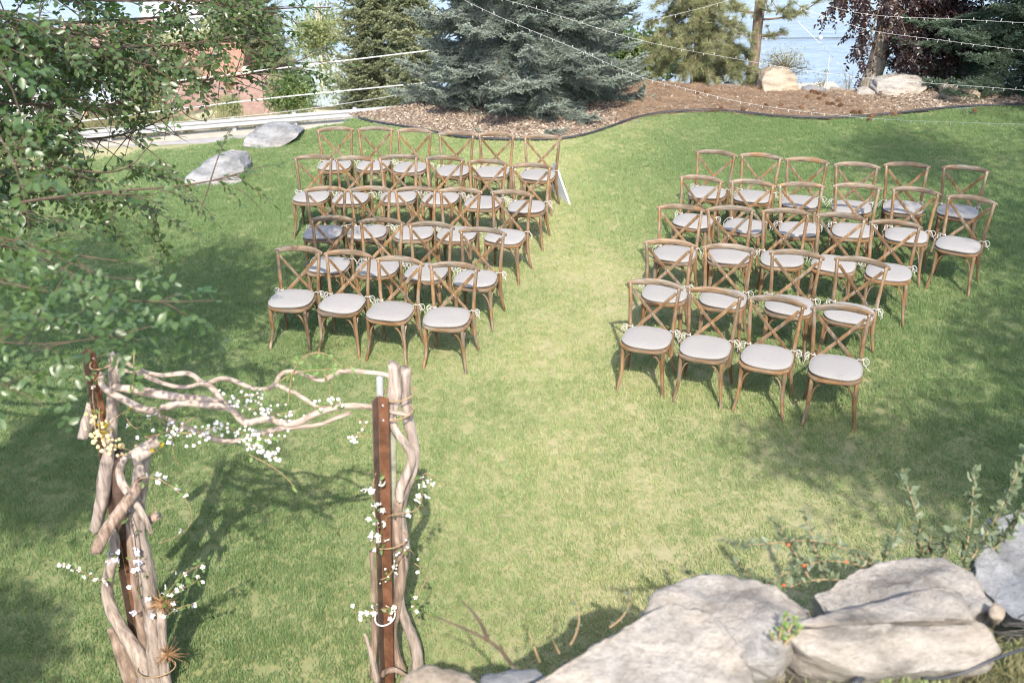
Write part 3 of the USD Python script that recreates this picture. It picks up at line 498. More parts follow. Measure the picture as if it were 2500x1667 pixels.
    pl[:, 2] += .006 * np.sin(pl[:, 0] * 9 + seed) * np.clip(-pl[:, 1] / .2, 0, 1)
    part(cpth, 'piping', tube(pl, [.0042], 6, caps=False), 'linen', True)
    part(cpth, 'tie', cord_loop((-.196, .180, .476), -1, r.integers(0, 3), seed * 5 + 1), 'cord', True)
    part(cpth, 'tie', cord_loop((.196, .180, .476), 1, r.integers(0, 3), seed * 5 + 2), 'cord', True)
    for q in ((-.219, .2525, .848), (.219, .2525, .848), (0.0, .214, .6)):
        m = trimesh.creation.uv_sphere(.0052, count=[5, 8]); m.apply_translation(q); part(path, 'screw', m, 'screw', True)
CH = [['L11', -2.245, 13.148, -0.029], ['L12', -1.736, 13.088, -0.149], ['L13', -1.236, 12.937, -0.263], ['L14', -0.672, 12.736, -0.234], ['L15', -0.166, 12.633, -0.289], ['L16', 0.42, 12.445, -0.266], ['L21', -2.39, 12.007, -0.136], ['L22', -1.884, 11.894, -0.182], ['L23', -1.313, 11.876, -0.058], ['L24', -0.794, 11.765, -0.253], ['L25', -0.275, 11.565, -0.263], ['L26', 0.249, 11.36, -0.226], ['L31', -2.074, 10.847, -0.115], ['L32', -1.565, 10.792, -0.123], ['L33', -1.047, 10.722, -0.118], ['L34', -0.566, 10.635, -0.212], ['L35', -0.023, 10.497, -0.339], ['L41', -1.89, 9.93, -0.178], ['L42', -1.37, 9.815, -0.207], ['L43', -0.855, 9.655, -0.252], ['L44', -0.33, 9.443, -0.279], ['L51', -2.143, 9.155, -0.235], ['L52', -1.637, 9.008, -0.258], ['L53', -1.14, 8.806, -0.348], ['L54', -0.591, 8.616, -0.261], ['R11', 2.412, 11.573, -0.446], ['R12', 2.91, 11.396, -0.44], ['R13', 3.406, 11.173, -0.395], ['R14', 3.92, 10.937, -0.353], ['R15', 4.487, 10.866, -0.287], ['R16', 5.037, 10.687, -0.43], ['R21', 2.079, 10.716, -0.444], ['R22', 2.614, 10.515, -0.432], ['R23', 3.17, 10.362, -0.214], ['R24', 3.725, 10.266, -0.317], ['R25', 4.252, 10.087, -0.469], ['R26', 4.691, 9.795, -0.588], ['R31', 1.741, 9.853, -0.307], ['R32', 2.28, 9.749, -0.17], ['R33', 2.799, 9.62, -0.26], ['R34', 3.28, 9.447, -0.412], ['R35', 3.75, 9.203, -0.388], ['R41', 1.494, 8.948, -0.282], ['R42', 2.028, 8.775, -0.311], ['R43', 2.609, 8.58, -0.372], ['R44', 3.109, 8.37, -0.544], ['R51', 1.204, 8.063, -0.362], ['R52', 1.688, 7.849, -0.406], ['R53', 2.176, 7.636, -0.426], ['R54', 2.699, 7.414, -0.32]]
NVAR = 6
for k in range(NVAR): make_chair(f'/World/chair_pattern_{k:03d}', 11 + k)
COUNT = {}
for c in CH: COUNT[c[0][:2]] = COUNT.get(c[0][:2], 0) + 1
ORD = ['', 'first', 'second', 'third', 'fourth', 'fifth', 'sixth']; ROWN = {'5': 'front row', '4': 'second row from front', '3': 'middle row', '2': 'fourth row from front', '1': 'back row'}
rv = np.random.default_rng(3)
for nme, x, y, a in CH:
    side, row, i = nme[0], nme[1], int(nme[2:]); nrow = COUNT[nme[:2]]
    who = 'leftmost' if i == 1 else 'rightmost' if i == nrow else ORD[i] + ' from left'
    lab = f"cross-back chair, {who} in {ROWN[row]}, {'left' if side == 'L' else 'right'} of aisle"
    t = thing('cross_back_chair', lab, 'chair', (x, y, 0), a, group='wooden cross-back chairs set out in rows on the lawn')
    p = stage.GetPrimAtPath(t); p.GetReferences().AddInternalReference(f'/World/chair_pattern_{int(rv.integers(0, NVAR)):03d}'); p.SetInstanceable(True)

# thin white signboard leaning beside the last back-row chair of the left block
b0 = G(1310, 472); top = A(1275, 373, b0[1] + .32)
d = (top - b0); L = np.linalg.norm(d); d /= L; w = np.array([-.35, .93, 0.]); w -= d * (w @ d); w /= np.linalg.norm(w); nrm = np.cross(d, w)
bm = trimesh.creation.box([L, .40, .022]); T = np.eye(4); T[:3, 0], T[:3, 1], T[:3, 2], T[:3, 3] = d, w, nrm, d * L / 2 + w * .20; bm.apply_transform(T)
t = thing('signboard', 'white board seen edge-on, leaning at the right end of the back left row', 'sign', b0)
part(t, 'board', bm, 'white_paint')


# ------------------------------------------------------------------ plants
def leaf_mesh(L, W, fold=.12, droop=.15, x0=0.0):
    v = np.array([[0, 0, 0], [.28 * L, W * .42, 0], [.28 * L, 0, -fold * W], [.28 * L, -W * .42, 0], [.62 * L, W * .44, -.04 * L], [.62 * L, 0, -fold * W - .04 * L], [.62 * L, -W * .44, -.04 * L], [L, 0, -droop * L]]) + [x0, 0, 0]
    f = np.array([[0, 2, 1], [0, 3, 2], [1, 2, 5], [1, 5, 4], [2, 3, 6], [2, 6, 5], [4, 5, 7], [5, 6, 7]]); return v, f
def xform(m, R, t):
    return R.apply(m[0]) + t, m[1]
def leaf_spray(seed, length=.26, n=9, L=.058, W=.034, spread=55, droop=.2, jit=.25):
    """list of leaf transforms (R, t, scale) and a twig path along +x"""
    r = np.random.default_rng(seed); x = np.linspace(0, 1, 8); bend = r.normal(0, .15); path = np.c_[x * length, bend * length * x ** 2, -droop * length * x ** 2 * .5]
    out = []
    for k in range(n):
        u = (k + .7) / n; p = np.array([np.interp(u, x, path[:, i]) for i in range(3)]); s = 1 if k % 2 else -1
        yaw = math.radians(spread) * s * r.uniform(.7, 1.2) * (1 - .75 * (u > .93)) + bend; R = Rot.from_euler('zyx', [yaw, r.normal(droop, jit), r.normal(0, .5)]); out.append((R, p, r.uniform(.7, 1.15) * (1 - .25 * u)))
    return out, path
def spray_mesh(seed, L=.058, W=.034, **kw):
    tr, path = leaf_spray(seed, L=L, W=W, **kw); lf = leaf_mesh(L, W)
    return joined([(R.apply(lf[0] * s) + p, lf[1]) for R, p, s in tr])
def twig_mesh(seed, **kw):
    return tube(leaf_spray(seed, **kw)[1], [.0028, .0012], 4)
def cluster_mesh(seed, n=40, rad=.3, L=.10, W=.06):
    r = np.random.default_rng(seed); lf = leaf_mesh(L, W); d = r.normal(0, 1, (n, 3)); d /= np.linalg.norm(d, axis=1)[:, None]; p = d * rad * r.uniform(.25, 1, n)[:, None] ** .6; R = frame_quats(d + r.normal(0, .5, (n, 3)) + [0, 0, -.3], r.normal(0, .8, n))
    return joined([(R[k].apply(lf[0] * r.uniform(.7, 1.2)) + p[k], lf[1]) for k in range(n)])
def needle_spray(seed, length=.22, side=5, nl=.017, nw=.0030, gap=.0045, up=.0):
    r = np.random.default_rng(seed); ts, segs = [], []
    segs.append((np.zeros(3), np.array([length, 0, 0])))
    for k in range(side):
        u = .15 + .7 * k / max(side - 1, 1); s = 1 if k % 2 else -1; l = length * r.uniform(.32, .5) * (1.1 - .5 * u); a = math.radians(r.uniform(38, 58)) * s; segs.append((np.array([u * length, 0, 0]), np.array([u * length + l * math.cos(a), l * math.sin(a), r.normal(-.005, .012)])))
    V = []
    for a, b in segs:
        d = b - a; l = np.linalg.norm(d); d /= l; n = int(l / gap) * 3; u = np.r_[r.uniform(0, 1, n), np.full(12, .985)]; n = len(u); y = np.cross([0, 0, 1.], d); y /= np.linalg.norm(y); z = np.cross(d, y); th = r.uniform(-.5, math.pi + .5, n)
        rad = np.cos(th)[:, None] * y + np.sin(th)[:, None] * z; nd = rad * .8 + d * r.uniform(.5, .9, n)[:, None]; nd /= np.linalg.norm(nd, axis=1)[:, None]; p = a + d * (u * l)[:, None]; w = np.cross(nd, d); w /= np.linalg.norm(w, axis=1)[:, None] + 1e-9
        ln = nl * r.uniform(.8, 1.15, n)[:, None]; V.append(np.stack([p - w * nw / 2, p + w * nw / 2, p + nd * ln], 1))
        tw = tube([a, b], [.0035, .002], 3, caps=False); V.append(tw[0][tw[1]])
    V = np.vstack([v.reshape(-1, 3, 3) for v in V]); return V.reshape(-1, 3), np.arange(len(V) * 3).reshape(-1, 3)
def needle_tuft(seed, n=120, L=.13, w=.0062, spread=1.15):
    r = np.random.default_rng(seed); th = spread * np.sqrt(r.uniform(0, 1, n)); ph = r.uniform(0, 6.28, n); d = np.c_[np.cos(th), np.sin(th) * np.cos(ph), np.sin(th) * np.sin(ph)]; p = np.c_[r.uniform(-.09, .02, n), np.zeros(n), np.zeros(n)]; s = np.cross(d, r.normal(0, 1, (n, 3))); s /= np.linalg.norm(s, axis=1)[:, None]
    ln = L * r.uniform(.7, 1.1, n)[:, None]; V = np.stack([p - s * w / 2, p + s * w / 2, p + d * ln + [0, 0, -.012]], 1); return V.reshape(-1, 3), np.arange(n * 3).reshape(-1, 3)

def branch_out(limb, n, r, length=(.25, .6), down=.1, t0=.1, gap=.1, spread=.9):
    """secondary branches off a limb path -> list of paths, and spray seats (pos, dir)"""
    p = smoothpath(limb, 40); out, seats = [], []
    for _ in range(n):
        u = t0 + (1 - t0) * r.uniform(0, 1); k = min(int(u * 38), 37); q = p[k]; t = p[k + 1] - p[k]; t /= np.linalg.norm(t); l = r.uniform(*length) * (1.15 - .5 * u)
        d = t * r.uniform(.2, .8) + r.normal(0, spread, 3) * [1, 1, .6] - [0, 0, down]; d /= np.linalg.norm(d); e = np.array([0, 0, -.25 * l * r.uniform(-.3, 1)]); path = [q, q + d * l * .5 + e * .25, q + d * l + e]; out.append(path); sp = smoothpath(path, 10)
        m = max(2, int(l / gap))
        for w in np.linspace(.25, 1, m):
            i = min(int(w * 9), 8); td = sp[i + 1] - sp[i]; td /= np.linalg.norm(td); s = td + r.normal(0, .55, 3) * [1, 1, .5] + [0, 0, -.15]; seats.append((sp[i], s / np.linalg.norm(s)))
    td = p[-1] - p[-2]; seats.append((p[-1], td / np.linalg.norm(td)))
    return out, seats
def fill(root, name, protos, seats, scale, r, roll=.5, twigs=None):
    pos = np.array([s[0] for s in seats]); R = frame_quats([s[1] for s in seats], r.normal(0, roll, len(seats))); sc = r.uniform(*scale, len(seats)); idx = r.integers(0, len(protos), len(seats))
    instancer(root, name, protos, pos, R, sc, idx)
    if twigs: instancer(root, 'twigs', twigs, pos, R, sc, idx)

# ---- the tree whose boughs hang into the picture on the left
rt = np.random.default_rng(21)
t = thing('broadleaf_tree', 'broadleaf tree whose leafy boughs hang into the picture at the upper left', 'tree')
TR = np.array([-5.0, 6.1, 0]); trunk = [TR, TR + [.05, -.02, 1.5], TR + [.2, -.1, 3.2], TR + [.3, -.2, 5.0], TR + [.45, -.4, 7.6]]
part(t, 'trunk', tube(trunk, [.17, .14, .12, .09, .03], 12, 40, wob=.12), 'bark_grey', True)
def TZ(z): return np.array([np.interp(z, [q[2] for q in trunk], [q[i] for q in trunk]) for i in range(3)])
FARL = [[TZ(3.0), A(-60, 190, 7.0), A(150, 185, 7.4), A(330, 190, 7.7), A(600, 165, 8.0), A(715, 128, 8.2)], [TZ(3.6), A(0, 60, 7.0), A(300, 45, 7.5), A(560, 25, 8.0), A(760, 18, 8.4)], [TZ(2.6), A(-40, 300, 6.6), A(200, 320, 7.0), A(350, 285, 7.4), A(430, 235, 7.6)],
        [TZ(2.4), A(-40, 480, 5.6), A(250, 440, 5.9), A(430, 425, 6.1), A(548, 398, 6.2)], [TZ(3.4), A(-30, 110, 6.4), A(200, 110, 6.9), A(420, 100, 7.4), A(640, 75, 7.9)], [TZ(2.8), A(-60, 370, 5.8), A(120, 380, 6.1), A(260, 395, 6.3), A(330, 350, 6.5)],
        [TZ(3.3), A(-80, 235, 6.0), A(80, 240, 6.3), A(250, 240, 6.7), A(380, 190, 7.1)], [TZ(2.2), A(-40, 560, 5.0), A(130, 580, 5.1), A(270, 600, 5.2)], [TZ(3.9), A(-20, -10, 6.6), A(200, 0, 7.1), A(420, 0, 7.6), A(600, -20, 8.0)], [TZ(3.2), A(-40, 30, 6.0), A(120, 70, 6.3), A(300, 140, 6.8), A(480, 150, 7.2)]]
NEARL = [[TZ(2.9), A(-120, 610, 3.9), A(100, 668, 3.7), A(300, 690, 3.6), A(492, 690, 3.5)], [TZ(2.7), A(-90, 760, 3.6), A(80, 790, 3.4), A(200, 780, 3.35), A(345, 750, 3.3)], [TZ(2.5), A(-120, 860, 3.4), A(20, 890, 3.3), A(105, 935, 3.2)], [TZ(3.3), A(-60, 250, 3.8), A(10, 330, 3.7), A(50, 430, 3.6), A(70, 560, 3.6)],
         [TZ(2.9), A(-100, 540, 4.0), A(60, 560, 3.9), A(200, 620, 3.8), A(310, 640, 3.7)], [TZ(3.5), A(-40, 120, 3.9), A(20, 190, 3.8), A(45, 260, 3.7)], [TZ(2.8), A(-100, 700, 3.5), A(30, 720, 3.45), A(150, 740, 3.4), A(240, 800, 3.3)]]
SK = dict(length=.26, n=10, L=.062, W=.037); seats, tw = [], []
DENS = [60, 48, 50, 40, 58, 44, 58, 22, 56, 56]
for k, l in enumerate(FARL):
    part(t, 'limb', tube(l, [.045, .016, .012, .008, .004], 7, 40, wob=.1, seed=k), 'twig', True)
    o, s = branch_out(l, DENS[k], rt, (.22, .62), .25, .28, .085); seats += s; tw += [tube(q, [.005, .0018], 4, 8) for q in o]
dang = [A(405, 212, 7.4), A(425, 262, 7.4), A(455, 277, 7.4), A(492, 258, 7.4)]; tw.append(tube(dang, [.004, .0018], 5, 20)); dang = [A(540, 430, 6.2), A(590, 470, 6.25), A(612, 505, 6.3)]; tw.append(tube(dang, [.003, .0012], 5, 20))
px_, z_ = P2([s[0] for s in seats]); keep = ~((px_[:, 0] > 730) | ((px_[:, 0] > 470) & (px_[:, 1] > 230) & (px_[:, 1] < 330)) | ((px_[:, 1] > 190) & (px_[:, 1] < 350) & (px_[:, 0] > 150) & (rt.uniform(0, 1, len(px_)) < np.where(px_[:, 0] > 320, .93, .72))) | ((px_[:, 0] > 400) & (px_[:, 1] > 60) & (rt.uniform(0, 1, len(px_)) < .5)) | ((px_[:, 0] > 560) & (px_[:, 1] > 200)))
seats = [s for s, kk in zip(seats, keep) if kk]
tw2 = [x for x in tw]
part(t, 'branches', joined(tw2), 'twig', kind='stuff')
sp = [(spray_mesh(k, **SK), 'leaf_tree', True) for k in range(5)]; twp = [(twig_mesh(k, **SK), 'twig', False) for k in range(5)]
fill(t, 'foliage', sp, seats, (.8, 1.15), rt, .4, twp)
# near boughs: each large leaf a piece of its own
near, tw = [], []
for k, l in enumerate(NEARL):
    part(t, 'limb', tube(l, [.03, .006, .004, .003, .0018], 7, 40, wob=.08, seed=k + 20), 'twig', True)
    o, s = branch_out(l, [46, 40, 26, 30, 26, 16, 30][k], rt, (.08, .26), .0, .45, .10, .7); near += s; tw += [tube(q, [.0026, .0012], 4, 8) for q in o]
part(t, 'branches', joined(tw), 'twig', kind='stuff')
lf = leaf_mesh(.050, .030); LV = []
for (p, d) in near:
    R0 = frame_quats([d], [rt.normal(.0, .3)])[0]; trs, path = leaf_spray(int(rt.integers(0, 999)), length=.20, n=9, L=.05, W=.03)
    for R, q, s in trs: LV.append((R0 * R, R0.apply(q) + p, s * rt.uniform(.85, 1.2)))
px_, z_ = P2([l[1] for l in LV]); LV = [l for l, a, zz in zip(LV, px_, z_) if -60 < a[0] < 520 and a[1] > 60 and a[1] < 985 and zz > 1.0]
d_ = np.array([np.linalg.norm(l[1] - EYE) for l in LV]); order = np.argsort(d_); big = order[:295]; rest = order[295:]
for k in big:
    R, q, s = LV[k]; part(t, 'leaf', (R.apply(lf[0] * s) + q, lf[1]), 'leaf_tree', True)
part(t, 'leaves', joined([(LV[k][0].apply(lf[0] * LV[k][2]) + LV[k][1], lf[1]) for k in rest]), 'leaf_tree', True, kind='stuff')
def crown_pts(c, rad, n, r, hollow=.5, gaps=.45, freq=.9, seed=0):
    d = r.normal(0, 1, (n * 4, 3)); d /= np.linalg.norm(d, axis=1)[:, None]; q = d * (hollow + (1 - hollow) * r.uniform(0, 1, n * 4))[:, None]; p = np.asarray(c) + q * np.asarray(rad); g = meshkit.fbm(p * freq + seed * 11.3, 3, seed); k = g > gaps; return p[k][:n], d[k][:n]
# the rest of its crown, above the picture
p, d = crown_pts((-3.9, 5.0, 5.9), (1.6, 1.5, 1.0), 420, rt, .2, .44, .9, 1); a, z_ = P2(p); ok = (a[:, 1] < -25) | (z_ < .3) | (a[:, 0] < -60); p, d = p[ok], d[ok]
cl = [(cluster_mesh(k, 34, .30, .075, .045), 'leaf_tree', True) for k in range(4)]
instancer(t, 'foliage', cl, p, Rot.random(len(p), random_state=3), rt.uniform(.8, 1.3, len(p)), rt.integers(0, 4, len(p)))

# ---- trees behind and beside the viewpoint; only their shade is in the picture
def shade_tree(label, base, crowns, hgt, seed, n=380):
    r = np.random.default_rng(seed); t = thing('shade_tree', label, 'tree'); b = np.array([*base, 0.]); c0 = np.mean([c[0] for c in crowns], axis=0)
    part(t, 'trunk', tube([b, b + [.05, .03, hgt * .3], b + [.1, -.05, hgt * .6], [b[0] * .5 + c0[0] * .5, b[1] * .5 + c0[1] * .5, hgt]], [.2, .17, .12, .04], 10, 30, wob=.12), 'bark_grey', True)
    P_ = []
    for k, (c, rad, dens) in enumerate(crowns):
        part(t, 'limb', tube([b + [.05, 0, hgt * .45], (b + [0, 0, hgt * .55]) * .4 + np.array(c) * .6, np.array(c)], [.08, .05, .02], 7, 20), 'bark_grey', True)
        p, d = crown_pts(c, rad, int(n * dens), r, .15, .46, .75, seed + k); P_.append(p)
    p = np.vstack(P_); a, z_ = P2(p); ok = (z_ < .2) | (a[:, 1] < -30) | (a[:, 0] > 2420) | (a[:, 0] < -80); p = p[ok]
    instancer(t, 'foliage', [(cluster_mesh(90 + k, 34, .34, .085, .05), 'leaf_tree', True) for k in range(3)], p, Rot.random(len(p), random_state=seed), r.uniform(.75, 1.25, len(p)), r.integers(0, 3, len(p)))
SH = 1.0 / math.tan(SUN_EL)
def over(x, y, z): return np.array([x + sd[0] * SH * z, y + sd[1] * SH * z, z])      # the place at height z that shades (x, y)
shade_tree('tall leafy tree right of the terrace that shades the near right of the lawn', (6.5, .6), [(over(3.9, 6.5, 6.2), (1.7, .75, .9), .62), (over(5.6, 7.8, 6.6), (1.5, 1.5, 1.0), .7), (over(2.55, 7.05, 6.0), (.75, .22, .3), .13)], 7.0, 41)
shade_tree('tall leafy tree outside the right edge that shades the right rows', (9.2, 3.5), [(over(6.5, 10.2, 7.2), (1.6, 2.2, 1.1), .8), (over(5.9, 13.8, 7.8), (1.5, 1.1, .9), .42), (over(8.2, 13.5, 7.8), (2.0, 3.0, 1.0), .8), (over(4.7, 11.6, 7.0), (.7, .6, .6), .12)], 8.5, 43)
shade_tree('leafy tree outside the left edge that shades the near left lawn', (-6.0, .8), [(over(-4.1, 7.1, 6.4), (1.0, .55, .5), .5), (over(-3.7, 4.9, 5.8), (.85, .45, .4), .4)], 6.5, 47)

# ---- conifers
def spruce(name, label, base, H, R0, mt, seed, zdetail=3.4, zmin=.12, gapz=.34, per=10, sp_scale=1.0, arc=None, group=None, side=6, nl=.019, nw=.0055, gap=.0042, droop=.12, dens=1.0):
    r = np.random.default_rng(seed); t = thing(name, label, 'tree', group=group); b = np.asarray(base, float)
    part(t, 'trunk', tube([b + [0, 0, -.6], b + [0, 0, H * .5], b + [0, 0, H]], [.035 * H * .5, .02 * H * .5, .01], 10, 24, wob=.1), 'bark', True)
    seats, limbs, z = [], [], zmin
    while z < H * .97:
        R = R0 * (1 - (z / H) ** 1.1); far = z > zdetail; m = per if not far else max(5, per * 2 // 3); ph = r.uniform(0, 6.28)
        for k in range(m):
            a = ph + 6.283 * k / m + r.normal(0, .12); L = R * r.uniform(.78, 1.08); zz = z + r.normal(0, .045); rise = r.normal(.02, .06); o = np.array([math.cos(a), math.sin(a), 0]); q0 = b + [0, 0, zz]
            path = [q0 + o * .05, q0 + o * L * .35 + [0, 0, (-droop * .5 + rise) * L * .5], q0 + o * L * .75 + [0, 0, (-droop * 1.2 + rise) * L], q0 + o * L + [0, 0, (-droop * .9 + rise) * L]]
            sp_ = smoothpath(path, 24); 
            if zz < zdetail: limbs.append(tube(path, [.016, .009, .004], 5, 12, caps=False))
            s_ = np.array([-o[1], o[0], 0]); stepm = (.125 if not far else .30) * sp_scale / dens; nn = max(3, int(L / stepm))
            for w in np.linspace(.22 if L > .8 else .1, 1, nn):
                i = min(int(w * 23), 22); td = sp_[i + 1] - sp_[i]; td /= np.linalg.norm(td); q = sp_[i]
                seats.append((q, td + r.normal(0, .15, 3), 1.0))
                for sg in (-1, 1):
                    l = (.10 + .52 * (1 - w) * L * .55) * r.uniform(.7, 1.2); sdv = td * r.uniform(.55, .9) + s_ * sg * r.uniform(.7, 1.0) + [0, 0, r.uniform(-.32, .02)]; sdv /= np.linalg.norm(sdv); mm = max(1, int(l / (.15 * sp_scale)))
                    for h in range(mm): seats.append((q + sdv * l * (h / mm) + [0, 0, -.10 * (l * h / mm)], sdv + r.normal(0, .22, 3) * [1, 1, .8], r.uniform(.8, 1.1)))
        z += gapz * r.uniform(.85, 1.2) * (1.0 if not far else 1.6)
    pos = np.array([s[0] for s in seats]); R_ = frame_quats([s[1] for s in seats], r.normal(0, .35, len(seats))); sc = np.array([s[2] for s in seats]) * r.uniform(.85, 1.2, len(seats)) * sp_scale * np.where(pos[:, 2] > b[2] + zdetail, 1.6, 1.0)
    part(t, 'boughs', joined(limbs), 'bark', kind='stuff') if limbs else None
    instancer(t, 'needles', [(needle_spray(seed + k, .21, side, nl, nw, gap), mt, False) for k in range(4)], pos, R_, sc, r.integers(0, 4, len(seats))); return t
spruce('spruce_tree', 'large blue spruce with sweeping boughs at the edge of the lawn', (.42, 17.55, 0), 10.5, 2.2, 'needle_blue', 5, 3.3, .14, .37, 19, dens=1.7, nl=.024, droop=.16)
spruce('spruce_tree', 'dark green spruce at the right edge beside the purple leaved tree', (9.3, 17.3, 0), 8.5, 2.75, 'needle_spruce_green', 6, 2.9, .3, .36, 16, dens=1.5, nl=.024)
spruce('spruce_tree', 'blurred tall evergreen left of the blue spruce, beyond the road', (-4.75, 41, -9.0), 15, 1.95, 'needle_far', 7, 13.5, 1.0, .55, 12, sp_scale=2.6, side=6, nl=.02, nw=.010, gap=.006, droop=.25, dens=1.3)
spruce('spruce_tree', 'small grey green evergreen between the blue spruce and the grey roof', (-3.0, 37, -7.6), 9.0, 1.3, 'needle_far', 8, 9, .4, .55, 12, sp_scale=2.4, side=6, nl=.02, nw=.010, gap=.006, droop=.25, dens=1.3)
spruce('spruce_tree', 'soft green conifer rising behind the brown roofed house', A(600, 262, 112), 27, 4.6, 'needle_far', 9, 26, .6, 1.2, 12, sp_scale=5.5, side=6, nl=.02, nw=.010, gap=.006, droop=.15, dens=1.3)

# ---- pine with long needles behind the bed, and its neighbour's bare trunk
rp = np.random.default_rng(31)
def pine(label, base, top, r0, limbs, seed, extra=0, bush=None):
    r = np.random.default_rng(seed); t = thing('pine_tree', label, 'tree'); base = np.array(base); top = np.array(top)
    part(t, 'trunk', tube([base - [0, 0, .5], base * .6 + top * .4 + [.03, 0, 0], top], [r0, r0 * .85, r0 * .3], 12, 40, wob=.08), 'bark', True)
    seats, lm = [], []
    for l in limbs:
        lm.append(tube(l, [.022, .014, .007], 6, 20)); o, s = branch_out(l, max(4, int(np.linalg.norm(np.array(l[-1]) - l[0]) * 12)), r, (.14, .42), -.15, .3, .13, .8); seats += s; lm += [tube(q, [.008, .004], 4, 7) for q in o]
    part(t, 'limbs', joined(lm), 'bark', kind='stuff')
    fill(t, 'needles', [(needle_tuft(k, 70, .135, .0058), 'needle_pine', False) for k in range(4)], seats, (.8, 1.2), r, 2.0)
b = np.array([3.60, 18.9, -.6]); pl = []
for q in [(1490, 60), (1510, 90), (1530, 125), (1495, 140), (1550, 165), (1590, 175), (1630, 185), (1670, 200), (1720, 200), (1755, 190), (1690, 160), (1640, 130), (1600, 125), (1580, 80), (1625, 60), (1560, 10), (1600, 25), (1650, 75), (1690, 110), (1720, 135), (1500, 20), (1540, 60), (1480, 110), (1520, 150), (1500, 175), (1560, 185), (1600, 195), (1650, 195), (1700, 190), (1745, 195), (1760, 175), (1700, 150), (1660, 120), (1700, 70), (1660, 30), (1620, 10), (1590, 60), (1730, 100), (1560, 120), (1610, 150), (1640, 170), (1680, 175), (1575, 160), (1540, 20), (1690, 20), (1600, 95), (1570, 30)]:
    tip = A(q[0], q[1], rp.uniform(17.7, 18.9)); h = max(tip[2] + rp.uniform(.0, .3), .15); s0 = np.array([b[0] + .03 * h, b[1], h + .25]); pl.append([s0, s0 * .5 + tip * .5 + [0, 0, rp.uniform(.0, .12)], tip])
for k in range(34):
    h = 2.0 + k * .16; a = k * 2.4; L = 1.5 * (1 - h / 9); s0 = np.array([b[0] + .03 * h, b[1], h]); pl.append([s0, s0 + [math.cos(a) * L * .5, math.sin(a) * L * .5, .05], s0 + [math.cos(a) * L, math.sin(a) * L, .25]])
pine('bushy long needled pine right of the blue spruce, low boughs brushing the mulch', b, b + [.35, 0, 7.5], .17, pl, 32)
b2 = A(1724, 188, 19.6); b2[2] = -.5; tp2 = A(1744, -10, 19.6); tp2 = b2 + (tp2 - b2) * 3.2
pl = [[A(1738, 45, 19.6), A(1800, 40, 19.4), A(1858, 18, 19.2), A(1900, -15, 19.1)], [A(1738, 85, 19.6), A(1770, 82, 19.4), A(1805, 78, 19.2)], [A(1738, 30, 19.6), A(1700, 25, 19.4), A(1660, 10, 19.3)], [A(1740, 15, 19.6), A(1765, 25, 19.3), A(1800, 25, 19.1)]]
for k in range(30):
    h = 2.1 + k * .15; a = k * 2.4; L = 1.6 * (1 - h / 8); s0 = b2 + (tp2 - b2) * ((h - b2[2]) / (tp2[2] - b2[2])); pl.append([s0, s0 + [math.cos(a) * L * .5, math.sin(a) * L * .5, .05], s0 + [math.cos(a) * L, math.sin(a) * L, .25]])
pine('slim pine with a bare trunk in front of the water', b2, tp2, .105, pl, 33)

# ---- purple leaved tree, bright shrub, small weeds
t = thing('plum_tree', 'purple leaved tree with a leaning grey trunk behind the flat boulder', 'tree')
b = np.array([6.45, 18.0, -.2]); pt_ = [b, A(2018, 130, 18.0), A(2032, 60, 18.0), A(2050, -40, 18.0), A(2070, -160, 18.1)]
part(t, 'trunk', tube(pt_, [.17, .15, .13, .11, .05], 12, 40, wob=.1), 'bark_grey', True)
seats, tw = [], []
ends = [(1968, 30), (1900, 34), (1925, 10), (1990, 120), (1975, 105), (2000, 160), (2060, 130), (2110, 120), (2160, 140), (2200, 110), (2240, 70), (2180, 60), (2120, 40), (2080, 80), (2230, 20), (2160, 10), (2100, -20), (2040, 20), (2210, 150), (2140, 160), (2080, 165), (1985, 60), (2260, 110), (2250, 40), (2170, 95), (2090, 140)]
for q in ends:
    yy = rt.uniform(17.0, 18.3); tip = A(q[0], q[1], yy); k = rt.uniform(.15, .8); s0 = np.array([np.interp(k, [0, .25, .5, .75, 1], [pp[i] for pp in pt_]) for i in range(3)]); s0[2] = max(s0[2], tip[2] + .1)
    l = [s0, s0 * .45 + tip * .55 + [0, 0, .18], tip]; part(t, 'limb', tube(l, [.03, .015, .006], 6, 20), 'twig', True); o, s = branch_out(l, 14, rt, (.2, .5), .4, .35, .13, .8); seats += s; tw += [tube(x, [.006, .002], 4, 7) for x in o]
p, d = crown_pts((7.6, 18.3, 3.6), (2.0, 1.7, 2.2), 500, rt, .2, .42, .8, 5); a, z_ = P2(p); p = p[a[:, 1] < 10]; seats += [(x, rt.normal(0, 1, 3) + [0, 0, -.4]) for x in p]
p, d = crown_pts((7.55, 17.9, 1.1), (.95, .6, .95), 460, rt, .1, .38, 1.2, 6); seats += [(x, rt.normal(0, 1, 3) + [0, -.2, -.9]) for x in p]
part(t, 'branches', joined(tw), 'twig', kind='stuff')
a_, z_ = P2([s[0] for s in seats]); seats = [s for s, a, zz in zip(seats, a_, z_) if not (1992 < a[0] < 2052 and 30 < a[1] < 200 and s[0][1] < 18.1 and rt.uniform() < .85)]
fill(t, 'foliage', [(spray_mesh(60 + k, length=.26, n=10, L=.088, W=.046, droop=.55), 'leaf_plum', True) for k in range(4)], seats, (.8, 1.15), rt, .6)
